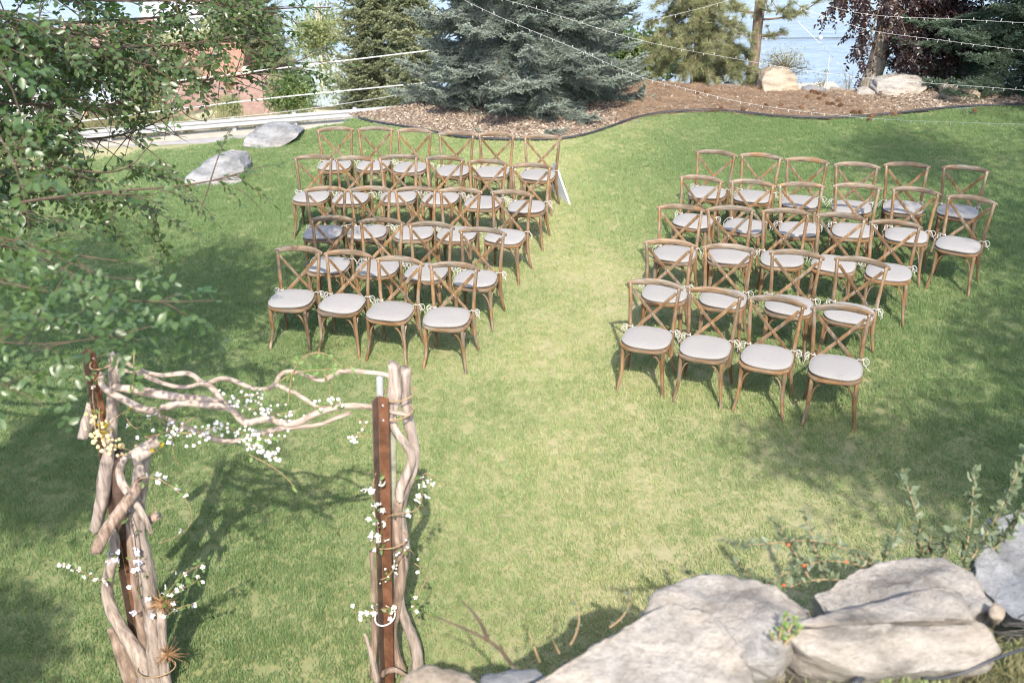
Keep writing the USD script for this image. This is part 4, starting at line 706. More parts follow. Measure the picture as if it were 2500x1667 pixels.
def bushy(name, label, cat, c, rad, n, mt, seed, L=.08, W=.05, crad=.22, gaps=.4, sc=(.8, 1.2), stem=None, group=None, smt='twig', freq=1.0):
    r = np.random.default_rng(seed); t = thing(name, label, cat, group=group); c = np.array(c, float); rad = np.array(rad, float); foot = np.array([c[0], c[1], c[2] - rad[2] * (1.05 if c[1] < 80 else 2.0)]) if stem is None else np.array(stem, float)
    p, d = crown_pts(c, rad, n, r, .25, gaps, freq / rad.mean() * 1.6, seed)
    part(t, 'trunk', tube([foot, foot * .5 + c * .5, c + [0, 0, rad[2] * .5]], [max(.02, .03 * rad.mean()), max(.015, .022 * rad.mean()), .008], 8, 16), smt, True)
    tw = [tube([foot * .4 + c * .6, (foot * .2 + c * .5 + q * .3), q], [.012 * rad.mean(), .005], 4, 6) for q in p[::max(1, len(p) // 40)]]
    part(t, 'limbs', joined(tw), smt, kind='stuff')
    instancer(t, 'foliage', [(cluster_mesh(seed + k, 30, crad, L, W), mt, True) for k in range(3)], p, Rot.random(len(p), random_state=seed), r.uniform(*sc, len(p)), r.integers(0, 3, len(p)))
bushy('shrub', 'bright green shrub seen between the blue spruce and the bushy pine', 'shrub', A(1400, 130, 21.5), (1.5, .8, .75), 420, 'leaf_green_bright', 51, .09, .06, .2, .36)
bushy('shrub', 'low green bush under the dark spruce behind the brown boulder', 'shrub', A(2190, 168, 18.6), (.8, .5, .3), 110, 'leaf_green_bright', 52, .05, .035, .13, .4)
# far trees on the left, beyond the road
bushy('birch_tree', 'pale yellowish birch like tree with thin light trunks beside the water', 'tree', A(735, 60, 58), (1.5, 1.4, 4.0), 210, 'leaf_light', 53, .16, .10, .42, .50, smt='birch_bark', stem=A(742, 205, 58))
bushy('broadleaf_tree', 'rounded light green tree behind the long leafy bough at the left', 'tree', A(560, 110, 118), (5.2, 4, 6.0), 520, 'leaf_light', 54, .38, .24, 1.0, .36)
bushy('juniper', 'yellow green columnar juniper beside the dark carport', 'tree', A(338, 235, 41), (.72, .72, 1.15), 190, 'leaf_light', 55, .12, .05, .26, .34)
bushy('juniper', 'dull green juniper behind the gable of the brown roofed house', 'tree', A(425, 200, 100), (3.2, 2.0, 2.3), 240, 'needle_far', 56, .26, .12, .65, .36)
bushy('shrub', 'pale grey green shrub in front of the brown roof', 'shrub', A(525, 255, 42), (.62, .6, .6), 110, 'leaf_light', 57, .09, .05, .2, .4)
bushy('shrub', 'green shrubbery between the brown roof and the grey roof', 'shrub', A(668, 222, 50), (1.3, .9, 1.2), 240, 'leaf_green_bright', 58, .12, .08, .3, .36)
bushy('broadleaf_tree', 'olive green tree crown behind the leaves at the upper left', 'tree', A(320, 150, 97), (4.4, 3, 2.7), 330, 'needle_far', 59, .3, .18, .75, .36)
bushy('broadleaf_tree', 'light green tree at the far left behind the white roofs', 'tree', A(90, 150, 92), (4.8, 3, 3.6), 360, 'leaf_light', 60, .3, .18, .75, .36)
bushy('shrub', 'straw coloured weeds behind the upright boulder at the water', 'shrub', A(1805, 150, 18.9), (.42, .2, .3), 60, 'dry_grass', 61, .05, .012, .14, .45)
for k, (q, lab) in enumerate([((1885, 190), 'small upright leafy weed at the rear rim of the bed before the water'), ((1945, 195), 'feathery pale weed left of the purple leaved tree')]):
    t = thing('weed', lab, 'plant'); f = A(q[0], q[1] + 22, 18.1); r = np.random.default_rng(70 + k); ss = []
    for m in range(6):
        tip = f + [r.normal(0, .12), r.normal(0, .08), r.uniform(.2, .42)]; part(t, 'stem', tube([f, f * .5 + tip * .5 + [.02, 0, 0], tip], [.005, .002], 4, 8), 'twig_tan', True); ss += [(f + (tip - f) * u, r.normal(0, 1, 3)) for u in np.linspace(.3, 1, 5)]
    fill(t, 'leaves', [(spray_mesh(75 + k, length=.08, n=6, L=.035, W=.014), 'leaf_shrub' if k == 0 else 'dry_grass', True)], ss, (.8, 1.2), r)
# dry grass fringe along the guardrail
xs_ = RNG.uniform(-24, -1.5, 3800); gp = np.c_[xs_, RY(xs_) + RNG.uniform(.5, 4.0, 3800) ** 1.0, np.zeros(3800)]; gp[:, 2] = hill_z(gp[:, 0], gp[:, 1]) + np.where(gp[:, 1] < 36, .0, -.1)
g_ = instancer('/World', 'verge_grass', [(grass_patch(60, .5, .55, .012, 200 + k), 'dry_grass', False) for k in range(4)], gp, Rot.from_euler('z', RNG.uniform(0, 6.28, 3800)), RNG.uniform(.5, 1.25, 3800), RNG.integers(0, 4, 3800)); tag(stage.GetPrimAtPath(g_), 'tall straw coloured grass beyond the guardrail', 'grass')

# ------------------------------------------------------------------ guardrail, cables, houses, buoys
t = thing('guardrail', 'pale metal guardrail along the far side of the road', 'guardrail')
gx_ = np.linspace(-30, 4, 60); gl = np.c_[gx_, RY(gx_), np.full(60, -4.90)]
prof = [(0, .13), (.05, .10), (.05, .05), (0, .015), (0, -.015), (.05, -.05), (.05, -.10), (0, -.13)]
v = np.array([[x, y - .08 - a, z + b_] for x, y, z in gl for a, b_ in prof]); npf = len(prof); f = [[i * npf + j, (i + 1) * npf + j, (i + 1) * npf + j + 1, i * npf + j + 1] for i in range(59) for j in range(npf - 1)]
v2 = v + [0, .012, 0]; f2 = [[a + len(v) for a in q[::-1]] for q in f]; part(t, 'rail', (np.vstack([v, v2]), np.array(f + f2)), 'galvanised', 40)
for x in np.arange(-29, 4, 2.0): part(t, 'rail_post', box((x, RY(x) + .05, -5.05), (.12, .12, .6)), 'galvanised')
for k, (pts_, rr, lab, mt) in enumerate([([(-300, 262), (300, 199), (620, 160), (1015, 113), (1400, 62)], .014, 'uppermost white utility cable sloping behind the blue spruce', 'white_plastic'), ([(-300, 318), (200, 277), (560, 233), (945, 194), (1400, 142)], .014, 'middle white utility cable sloping above the guardrail', 'white_plastic'), ([(-300, 345), (380, 283), (740, 246), (930, 216), (1400, 165)], .007, 'thin grey cable just above the guardrail', 'galvanised')]):
    t = thing('utility_cable', lab, 'cable'); part(t, 'cable', tube([A(*q, 24.0 + 0.0 * i) for i, q in enumerate(pts_)], [rr], 8, 60), mt, True)
def gable(w, d, h, rise, over=.3, hip=0.0):
    """roof shell: ridge along x"""
    W, D = w / 2 + over, d / 2 + over; th = .12; o = []
    v = [(-W, -D, h), (W, -D, h), (W, D, h), (-W, D, h), (-W + hip, 0, h + rise), (W - hip, 0, h + rise)]; v += [(x, y, z - th) for x, y, z in v]
    f = [(0, 1, 5, 4), (2, 3, 4, 5), (6, 10, 11, 7), (8, 11, 10, 9), (0, 6, 7, 1), (2, 8, 9, 3)]; tri = [(3, 0, 4), (1, 2, 5), (9, 10, 6), (7, 11, 8), (0, 3, 9), (0, 9, 6), (1, 7, 8), (1, 8, 2)]
    F = [t_ for a, b_, c, d_ in f for t_ in ((a, b_, c), (a, c, d_))] + tri; return np.array(v, float), np.array(F)
def wallbox(w, d, h, rise):
    v = [(-w / 2, -d / 2, -3), (w / 2, -d / 2, -3), (w / 2, d / 2, -3), (-w / 2, d / 2, -3), (-w / 2, -d / 2, h - .13), (w / 2, -d / 2, h - .13), (w / 2, d / 2, h - .13), (-w / 2, d / 2, h - .13), (-w / 2, 0, h - .14 + rise), (w / 2, 0, h - .14 + rise)]
    f = [(0, 1, 5), (0, 5, 4), (2, 3, 7), (2, 7, 6), (3, 0, 4), (3, 4, 7), (1, 2, 6), (1, 6, 5), (4, 8, 7), (5, 6, 9)]; return np.array(v, float), np.array(f)
def rotz(m, a, o=(0, 0, 0)): c, s = math.cos(a), math.sin(a); return np.asarray(m[0]) @ np.array([[c, s, 0], [-s, c, 0], [0, 0, 1]]) + o, m[1]
def house(label, loc, w, d, h, rise, rz, roof, wall, wins=(), hip=0, over=.35, chimney=None, wing=None, group=None):
    t = thing('house', label, 'house', loc, rz, group=group); part(t, 'wall', wallbox(w, d, h, rise if hip == 0 else 0), wall); rf = part(t, 'roof', gable(w, d, h, rise, over, hip), roof)
    if chimney: part(rf, 'chimney', box((chimney, .3, h + rise), (.55, .55, 1.2)), wall)
    for (x, z, ww, hh) in wins:
        q = part(t, 'window', box((x, -d / 2 - .03, z), (ww + .16, .05, hh + .16)), 'white_paint'); part(q, 'pane', box((x, -d / 2 - .062, z), (ww, .02, hh)), 'window_glass')
    if wing:
        lx, ly, ww, dd, hh, rr, a = wing; part(t, 'wing_wall', rotz(wallbox(ww, dd, hh, rr), a, (lx, ly, 0)), 'wall_cream'); part(t, 'wing_roof', rotz(gable(ww, dd, hh, rr, .3), a, (lx, ly, 0)), roof)
        for s in (-.55, 0, .55):
            q = part(t, 'window', rotz((np.asarray(box((-ww / 2 - .03, s, hh - .75), (.05, .36, .7)).vertices), box((0, 0, 0), (1, 1, 1)).faces), a, (lx, ly, 0)), 'white_paint'); part(q, 'pane', rotz((np.asarray(box((-ww / 2 - .062, s, hh - .75), (.02, .26, .6)).vertices), box((0, 0, 0), (1, 1, 1)).faces), a, (lx, ly, 0)), 'window_glass')
    return t
e = A(585, 266, 90); house('house with brown shingle roof and cream gabled wing below the road', (e[0], 94.6, e[2] - 3.2), 5.2, 8.0, 3.2, 2.5, -.12, 'roof_brown', 'wall_cream', hip=1.1, chimney=-1.4, wing=(-6.6, -1.6, 5.9, 4.7, 3.6, 1.8, math.radians(52)))
e = A(755, 242, 108); house('house with large grey green roof between the conifers', (e[0], 113.6, e[2] - 2.8), 5.2, 9.8, 2.8, 4.2, -.35, 'roof_green', 'wall_cream', over=.5)
e = A(420, 190, 104); house('long house with reddish brown roof behind the hanging leaves', (e[0], 108, e[2] - 2.8), 11.5, 8, 2.8, 2.9, -.05, 'roof_red', 'wall_red', [(-3.6, 1.4, 1.3, 1.2), (0, 1.4, 1.3, 1.2), (3.6, 1.4, 1.3, 1.2)], chimney=3)
e = A(235, 105, 148); house('distant tan roofed house high behind the leaves at the upper left', (e[0], 152, e[2] - 2.8), 12, 8, 2.8, 2.6, .1, 'roof_brown', 'wall_cream', [(-3, 1.4, 1.6, 1.2), (2.2, 1.4, 1.6, 1.2)])
e = G(425, 80, -30); house('pale metal roofed boathouse by the water at the upper left', (e[0], e[1] + 4, -29.9), 13, 8, 2.6, 2.0, .05, 'roof_metal', 'white_paint', [(-3, 1.4, 1.6, 1.2), (2.4, 1.4, 1.6, 1.2)])
e = A(30, 215, 86); house('white metal roofed house at the left edge behind the leaves', (e[0], 90, e[2] - 2.8), 7.6, 7, 2.8, 1.7, .05, 'roof_metal', 'white_paint', [(-1.8, 1.4, 1.4, 1.2), (1.8, 1.4, 1.4, 1.2)])
# carport: pale flat roof over a dark opening
e = A(250, 236, 84); t = thing('carport', 'carport with pale flat roof, dark opening and ochre posts', 'carport', (e[0], 86.6, e[2]), -.05); KC = 1.8
v = np.array([[-1.45, -1.5, .0], [1.45, -1.5, .0], [1.45, 1.6, .42], [-1.45, 1.6, .42]]); v = np.vstack([v, v + [0, 0, -.16]]) * KC; part(t, 'roof', (v, np.array([[0, 1, 2, 3], [7, 6, 5, 4], [0, 4, 5, 1], [1, 5, 6, 2], [2, 6, 7, 3], [3, 7, 4, 0]])), 'roof_metal')
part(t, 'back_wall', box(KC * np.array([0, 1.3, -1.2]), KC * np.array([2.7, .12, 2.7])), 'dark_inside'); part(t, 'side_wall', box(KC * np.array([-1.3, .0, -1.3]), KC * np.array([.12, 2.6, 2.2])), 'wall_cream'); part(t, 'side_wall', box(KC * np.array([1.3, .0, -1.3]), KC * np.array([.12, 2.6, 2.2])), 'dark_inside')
for x in (-1.15, 1.15): part(t, 'post', box(KC * np.array([x, -1.3, -1.25]), KC * np.array([.14, .14, 2.2])), 'twig_tan')
part(t, 'slab', box(KC * np.array([0, 0, -2.4]), KC * np.array([3.0, 3.2, .2])), 'gravel')
# buoy line and lake marks
t = thing('buoy_line', 'line of small white buoys floating on the lake', 'buoys')
yb_ = 78.0; bl = [np.array([*G(x, 88 + (x - 1875) * -.01, -29.95)[:2], -29.93]) for x in (1730, 1800, 1875, 1890, 1975, 2060)]
part(t, 'rope', tube(bl, [.05], 5), 'black_plastic')
for x in (1760, 1885, 1982):
    m = trimesh.creation.icosphere(2, .26); m.apply_translation(np.array([*G(x, 88 + (x - 1875) * -.01, -29.9)[:2], -29.85])); part(t, 'buoy', m, 'white_plastic', True)
# plain pole and guy wires at the rear of the bed
f = A(1897, 212, 18.15); tp_ = A(1905, 128, 18.15); t = thing('thin_pole', 'thin pale pole standing at the rear of the bed before the water', 'pole'); part(t, 'pole', tube([f - [0, 0, .2], tp_], [.012, .009], 8, 8), 'white_plastic', True)
t = thing('guy_wire', 'thin slanting guy wire before the water', 'wire'); part(t, 'wire', tube([A(1835, 52, 18.6), A(1900, 118, 18.3), A(1962, 190, 18.1), A(1985, 222, 17.9)], [.004], 5, 20), 'wire', True)

# ------------------------------------------------------------------ string lights
def lights(label, pts_, gap, seed, sag=0):
    r = np.random.default_rng(seed); t = thing('string_lights', label, 'string lights', group=None); c = smoothpath([A(*q) for q in pts_], 140); part(t, 'cable', tube(c, [.0017], 5), 'white_plastic', True)
    d = np.r_[0, np.cumsum(np.linalg.norm(np.diff(c, axis=0), axis=1))]; s = r.uniform(0, gap); k = 0
    while s < d[-1] and k < 120:
        p = np.array([np.interp(s, d, c[:, i]) for i in range(3)]); u = np.array([r.normal(0, .25), r.normal(0, .25), -1 if r.uniform() < .8 else .8]); u /= np.linalg.norm(u); l = r.uniform(.028, .045)
        part(t, 'bulb', tube([p, p + u * l * .45, p + u * l * .5, p + u * l], [.003, .003, .0045, .003], 6), 'white_plastic', True); s += gap * r.uniform(.85, 1.2); k += 1
lights('lowest string of white lights, from over the spruce down across the far lawn', [(1020, -25, 14.2), (1200, 62, 14.1), (1350, 125, 14.0), (1490, 183, 14.0), (1562, 201, 14.0), (1680, 230, 13.9), (1810, 252, 13.8), (1925, 265, 13.6), (2060, 276, 13.4), (2130, 279, 13.3), (2352, 286, 13), (2450, 288, 12.9)], .155, 1)
lights('second lowest string of white lights, passing in front of the pine and boulders', [(1060, -20, 15.0), (1300, 42, 15.0), (1430, 82, 15.0), (1562, 113, 15.0), (1703, 138, 15.0), (1770, 150, 15.0), (1960, 176, 15.0), (2030, 183, 15.0), (2170, 194, 14.9), (2297, 203, 14.8), (2450, 221, 14.7)], .165, 2)
lights('string of white lights crossing the middle of the purple tree', [(1840, 20, 15.6), (1930, 50, 15.5), (1996, 69, 15.4), (2132, 89, 15.2), (2240, 103, 15.0), (2352, 116, 14.8), (2450, 126, 14.7)], .165, 3)
lights('topmost string of white lights across the purple tree', [(1900, 12, 15.6), (2025, 37, 15.4), (2150, 43, 15.2), (2352, 53, 14.8), (2450, 58, 14.7)], .165, 4)
lights('short high string of lights above the slim pine at the water', [(1500, 45, 16.5), (1600, 22, 16.5), (1680, 0, 16.5), (1740, -15, 16.5)], .2, 5)

# ------------------------------------------------------------------ driftwood arch
def c6(x, y, d): return A(x / 1.922, 752.6 + y / 1.922, d - .10)
t = thing('driftwood_arch', 'wedding arch of driftwood and rusty posts dressed with blossom twigs', 'wedding arch')
def wd(name, pts_, rad, mt, sides=16, n=None, wob=.26, seed=0, label=None): return part(t, name, tube([c6(*q) for q in pts_], np.asarray(rad) * .62, sides, n or max(24, 10 * len(pts_)), wob=wob, seed=seed), mt, True, label=label)
def angle_iron(top, foot, w, th=.006):
    """rusty angle section: one flange faces the viewer's right, the other the left"""
    top, foot = np.array(top), np.array(foot); ax = (top - foot) / np.linalg.norm(top - foot); out = []
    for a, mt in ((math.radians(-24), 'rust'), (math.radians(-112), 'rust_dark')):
        d = np.array([math.cos(a), math.sin(a), 0]); d -= ax * (d @ ax); d /= np.linalg.norm(d); nn_ = np.cross(ax, d); c = [foot + nn_ * s * th / 2 for s in (-1, 1)]; v = []
        for e in (foot, top):
            for s in (-1, 1):
                for q in (0.004, w): v.append(e + nn_ * s * th / 2 + d * q)
        v = np.array(v); out.append((v, np.array([[0, 1, 5, 4], [3, 2, 6, 7], [0, 4, 6, 2], [1, 3, 7, 5], [4, 5, 7, 6], [1, 0, 2, 3]]), mt, top, d, ax, nn_))
    return out
for (tp_, ft, lab) in ((c6(388, 92, 4.93), c6(614, 1440, 4.90), 'left rusty post'), (c6(1668, 300, 4.66), c6(1698, 1500, 4.62), 'right rusty post')):
    for k, (v, f, mt, tp0, d, ax, nn_) in enumerate(angle_iron(tp_, ft - (tp_ - ft) / np.linalg.norm(tp_ - ft) * max(0, ft[2] + .05) / ((tp_ - ft) / np.linalg.norm(tp_ - ft))[2], .062 if k_ else .048) if (k_ := lab.startswith('right')) or True else []):
        q = part(t, 'post_flange', (v, f), mt, label=lab if k == 0 else None)
        if k == 0:
            for h in (.05, .14):
                m = trimesh.creation.cylinder(.007, .012, sections=10); T = trimesh.geometry.align_vectors([0, 0, 1], nn_); T[:3, 3] = tp0 + d * .03 - ax * h; m.apply_transform(T); part(q, 'bolt', m, 'galvanised', True)
D, R_ = 'driftwood', 'driftwood_tan'
# left bundle
wd('driftwood_log', [(402, 350, 4.98), (388, 420, 4.99), (370, 474, 5.0)], [.045, .06, .05], D, seed=1, wob=.12)
wd('driftwood_log', [(508, 130, 4.93), (500, 330, 4.92), (488, 500, 4.9)], [.05, .055, .05], D, seed=2)
wd('driftwood_log', [(482, 520, 4.86), (466, 640, 4.86), (448, 760, 4.86), (420, 890, 4.87)], [.05, .062, .06, .045], D, seed=3)
wd('driftwood_log', [(628, 560, 4.80), (615, 700, 4.80), (606, 860, 4.80), (630, 1000, 4.79), (655, 1150, 4.78), (682, 1400, 4.76), (690, 1620, 4.74)], [.066, .07, .068, .08, .078, .08, .085], D, seed=4)
wd('driftwood_log', [(556, 570, 4.82), (542, 690, 4.80), (590, 760, 4.74), (640, 840, 4.72), (668, 905, 4.72)], [.03, .042, .04, .034, .018], D, seed=5)
wd('driftwood_log', [(612, 690, 4.72), (560, 770, 4.70), (495, 860, 4.66), (428, 978, 4.62)], [.05, .055, .055, .052], R_, seed=6, wob=.12)
wd('driftwood_log', [(690, 500, 4.72), (640, 540, 4.66), (590, 572, 4.62)], [.05, .066, .06], D, seed=7, wob=.14)
wd('driftwood_log', [(492, 900, 4.82), (494, 1040, 4.82), (472, 1160, 4.82), (500, 1260, 4.80), (570, 1380, 4.78), (650, 1580, 4.76)], [.045, .052, .055, .06, .08, .1], D, seed=8, wob=.12)
wd('driftwood_log', [(488, 1330, 4.84), (540, 1440, 4.82), (600, 1600, 4.80)], [.03, .08, .1], R_, seed=9, wob=.12)
wd('driftwood_log', [(716, 1210, 4.74), (715, 1330, 4.73), (722, 1450, 4.72), (738, 1610, 4.7)], [.045, .042, .048, .06], D, seed=10)
wd('driftwood_log', [(572, 860, 4.86), (592, 1080, 4.85), (628, 1340, 4.83), (640, 1600, 4.82)], [.036, .045, .045, .05], R_, seed=11)
wd('driftwood_log', [(520, 560, 4.90), (530, 760, 4.90), (560, 930, 4.89)], [.06, .06, .05], 'rust_dark', seed=12)
wd('driftwood_log', [(690, 830, 4.80), (660, 850, 4.78)], [.044, .036], R_, seed=13, n=10, wob=.1)
for (x, y, d) in ((742, 1440, 4.69), (716, 1215, 4.71)):
    r = np.random.default_rng(x); c = c6(x, y, d); ms = [tube([c, c + r.normal(0, 1, 3) * [.045, .03, .04]], [.004, .001], 3, 3) for _ in range(140)]; part(t, 'bark_fibre', joined(ms), 'fibre', kind='stuff')
# right bundle
wd('driftwood_log', [(1738, 168, 4.74), (1742, 250, 4.74), (1728, 380, 4.74)], [.05, .062, .05], D, seed=14, wob=.12)
wd('driftwood_log', [(1788, 190, 4.78), (1792, 330, 4.78), (1808, 430, 4.77), (1830, 530, 4.75), (1826, 620, 4.74), (1795, 700, 4.73), (1772, 800, 4.73), (1788, 1000, 4.72), (1762, 1180, 4.71), (1800, 1320, 4.70), (1818, 1560, 4.68)], [.045, .05, .046, .045, .04, .045, .05, .048, .05, .06, .07], D, seed=15, wob=.2)
wd('driftwood_log', [(1732, 400, 4.70), (1772, 490, 4.68), (1815, 560, 4.68), (1790, 660, 4.68), (1768, 760, 4.69)], [.03, .038, .036, .042, .036], D, seed=16)
wd('driftwood_log', [(1765, 760, 4.70), (1752, 900, 4.70), (1770, 1080, 4.69), (1748, 1240, 4.69), (1770, 1500, 4.68)], [.04, .05, .05, .045, .05], R_, seed=17)
part(t, 'weathered_plank', tube([c6(1718, 320, 4.74), c6(1722, 900, 4.74), c6(1728, 1540, 4.72)], [1], 8, 24, flat=(.035, .014, (0, 1, 0), 5), wob=.15), 'lichen_wood', 40)
wd('driftwood_log', [(1640, 990, 4.76), (1652, 1200, 4.76), (1645, 1540, 4.74)], [.02, .03, .032], R_, seed=18)
wd('driftwood_log', [(1610, 1350, 4.74), (1640, 1440, 4.74), (1662, 1560, 4.73)], [.012, .03, .035], D, seed=19)
part(t, 'pipe', tube([c6(1676, 218, 4.70), c6(1680, 420, 4.70)], [.018], 10, 6), 'galvanised', True)
wd('driftwood_log', [(1690, 1530, 4.58), (1740, 1510, 4.56), (1790, 1535, 4.55)], [.03, .028, .02], R_, seed=20)
# beams
BEAMS = [([(560, 155, 4.98), (640, 195, 4.98), (730, 210, 4.97), (860, 215, 4.95), (890, 240, 4.94), (975, 225, 4.92), (1060, 245, 4.90), (1120, 268, 4.89), (1215, 248, 4.87), (1240, 205, 4.86), (1330, 200, 4.85), (1380, 222, 4.84), (1430, 230, 4.82), (1480, 203, 4.8), (1560, 190, 4.78), (1640, 198, 4.77), (1700, 207, 4.76), (1750, 240, 4.74)], [.02, .025, .024, .022, .024, .02], R_),
         ([(545, 188, 4.95), (640, 212, 4.94), (710, 242, 4.93), (800, 262, 4.92), (885, 242, 4.92)], [.02, .024, .022, .02], D), ([(890, 245, 4.91), (955, 288, 4.88), (975, 318, 4.86), (1020, 360, 4.84)], [.025, .03, .03, .028], R_),
         ([(1215, 250, 4.86), (1300, 287, 4.82), (1340, 310, 4.80), (1372, 332, 4.79), (1440, 358, 4.77)], [.02, .024, .02, .014], D), ([(500, 262, 4.88), (560, 268, 4.87), (650, 282, 4.86), (760, 303, 4.85), (900, 318, 4.84), (980, 330, 4.84)], [.034, .044, .042, .04, .042, .03], D),
         ([(452, 205, 4.85), (452, 255, 4.82), (520, 303, 4.80), (600, 345, 4.78), (655, 364, 4.77), (740, 347, 4.76), (820, 333, 4.75), (960, 345, 4.73), (1030, 368, 4.72), (1068, 412, 4.71), (1180, 402, 4.70), (1270, 424, 4.68), (1330, 412, 4.68), (1375, 388, 4.67), (1480, 352, 4.68), (1640, 350, 4.70), (1740, 372, 4.71), (1815, 388, 4.70)], [.03, .034, .034, .036, .034, .032, .034, .036, .032, .03, .026, .024], R_),
         ([(600, 360, 4.79), (690, 382, 4.77), (755, 408, 4.75), (800, 432, 4.73), (895, 468, 4.71), (960, 494, 4.70), (1060, 494, 4.69), (1150, 468, 4.68), (1270, 440, 4.68), (1400, 428, 4.68), (1470, 405, 4.68), (1545, 376, 4.69)], [.022, .026, .024, .026, .028, .026, .026, .022, .02], R_),
         ([(1010, 345, 4.80), (1060, 395, 4.74), (1090, 425, 4.71)], [.03, .034, .028], R_), ([(640, 480, 4.74), (730, 462, 4.72), (800, 430, 4.72), (860, 395, 4.74)], [.008, .009, .008, .005], 'twig_tan')]
for k, (pts_, rad, mt) in enumerate(BEAMS): wd('driftwood_branch', pts_, [q * .9 for q in rad], 'driftwood_beam' if mt != 'twig_tan' else mt, 12, 14 * len(pts_), .18, 30 + k)
# twine lashings
for (x, y, d, w) in ((1742, 372, 4.71, .10), (1720, 935, 4.66, .10), (1700, 1272, 4.62, .06), (455, 150, 4.9, .07), (690, 1500, 4.7, .12), (1760, 290, 4.74, .085)):
    c = c6(x, y, d); part(t, 'twine', tube([c + [w * math.cos(a), .07 * math.sin(a), .012 * math.sin(a * 1.0 + 1)] for a in np.linspace(0, 6.283, 20)], [.0045], 5), 'twig_tan' if y != 1272 else 'wire', True)
# blossom twigs, vines, yellow blooms
def blossom(c, s, r, n=5):
    ms = []
    for k in range(n):
        a = k * 2 * math.pi / n + r.uniform(0, .5); R = Rot.from_euler('zyx', [a, r.uniform(-.7, .0), r.normal(0, .3)]); v, f = leaf_mesh(s, s * .85, .25, -.15); ms.append((R.apply(v), f))
    R = Rot.random(random_state=int(r.integers(0, 1 << 30))); v, f = joined(ms); return R.apply(v) + c, f
def pom(c, s, r):
    m = trimesh.creation.icosphere(1, s * .66); v = m.vertices * (1 + r.normal(0, .12, len(m.vertices)))[:, None]; return v + c, m.faces
def garland(name, path, n, spread, size, mt, r, leaf=0, kind='pom', stem='twig_tan', lm='leaf_vine', label=None):
    p = smoothpath([c6(*q) for q in path], 60); pa = part(t, name, tube(p, [.0035, .0022], 5), stem, True, label=label); fl, lv = [], []
    for _ in range(n):
        q = p[int(r.integers(0, 60))] + r.normal(0, 1, 3) * spread; fl.append(pom(q, size * r.uniform(.6, 1.2), r) if kind == 'pom' else blossom(q, size * r.uniform(.7, 1.2), r))
    for _ in range(leaf):
        q = p[int(r.integers(0, 60))] + r.normal(0, 1, 3) * spread * .6; v, f = leaf_mesh(.042 * r.uniform(.6, 1.2), .02); R = Rot.random(random_state=int(r.integers(0, 1 << 30))); lv.append((R.apply(v) + q, f))
    if fl: part(pa, 'blossoms', joined(fl), mt, True, kind='stuff')
    if lv: part(pa, 'leaves', joined(lv), lm, True, kind='stuff')
r = np.random.default_rng(77)
garland('blossom_twig', [(760, 440, 4.7), (900, 455, 4.68), (1000, 440, 4.67), (1100, 480, 4.66), (1230, 440, 4.66)], 95, .026, .0135, 'blossom', r, 34)
garland('blossom_twig', [(1000, 320, 4.78), (1060, 345, 4.75), (1150, 365, 4.73), (1230, 380, 4.70), (1320, 360, 4.70)], 48, .022, .0135, 'blossom', r, 26)
garland('blossom_twig', [(1060, 495, 4.66), (1130, 530, 4.64), (1160, 545, 4.64), (1240, 585, 4.64)], 34, .016, .0145, 'blossom', r, 10)
garland('blossom_twig', [(1390, 350, 4.68), (1440, 345, 4.67), (1500, 330, 4.66)], 14, .016, .013, 'blossom', r, 8)
garland('blossom_twig', [(1100, 300, 4.82), (1150, 290, 4.8), (1010, 320, 4.8)], 18, .016, .011, 'blossom', r, 14)
garland('blossom_twig', [(1575, 400, 4.66), (1600, 450, 4.64), (1560, 480, 4.62), (1650, 470, 4.64)], 14, .014, .012, 'blossom', r, 4)
garland('blossom_twig', [(560, 400, 4.72), (620, 440, 4.70), (680, 400, 4.70), (760, 470, 4.70), (640, 480, 4.70)], 14, .03, .017, 'blossom_lilac', r, 60, 'flower')
garland('flowering_twig', [(1660, 640, 4.60), (1645, 760, 4.58), (1670, 900, 4.58), (1650, 1010, 4.6)], 20, .032, .024, 'blossom', r, 26, 'flower')
garland('flowering_twig', [(1700, 860, 4.62), (1760, 820, 4.60), (1840, 800, 4.6), (1870, 650, 4.62), (1960, 700, 4.62)], 12, .022, .023, 'blossom', r, 16, 'flower')
garland('flowering_twig', [(1680, 1110, 4.60), (1740, 1060, 4.6), (1800, 980, 4.6), (1830, 1000, 4.62)], 20, .02, .011, 'blossom', r, 10)
garland('flowering_twig', [(1560, 1250, 4.62), (1620, 1255, 4.6), (1690, 1240, 4.6), (1750, 1260, 4.6)], 14, .024, .02, 'blossom', r, 16, 'flower')
garland('flowering_twig', [(1830, 1040, 4.64), (1880, 1100, 4.62), (1830, 1210, 4.62), (1850, 1260, 4.62)], 4, .02, .016, 'blossom', r, 30, 'flower')
garland('flowering_twig', [(560, 800, 4.72), (590, 900, 4.70), (610, 1100, 4.70), (640, 1250, 4.70)], 15, .035, .022, 'blossom_lilac', r, 20, 'flower', 'twig')
garland('flowering_twig', [(720, 1200, 4.7), (780, 1120, 4.68), (840, 1070, 4.66), (905, 1040, 4.64)], 8, .02, .018, 'blossom', r, 34, 'flower')
garland('flowering_twig', [(730, 1230, 4.7), (800, 1150, 4.68), (850, 1130, 4.66), (880, 1090, 4.66)], 5, .02, .018, 'blossom', r, 26, 'flower')
garland('flowering_twig', [(740, 1270, 4.7), (780, 1240, 4.68), (860, 1218, 4.66)], 4, .014, .018, 'blossom_lilac', r, 10, 'flower')
garland('flowering_twig', [(490, 1110, 4.78), (430, 1110, 4.74), (370, 1080, 4.72), (300, 1050, 4.7), (240, 1035, 4.7)], 14, .016, .017, 'blossom', r, 18, 'flower')
garland('flowering_twig', [(470, 1000, 4.78), (500, 1010, 4.76), (520, 1060, 4.76)], 10, .022, .017, 'blossom_lilac', r, 6, 'flower')
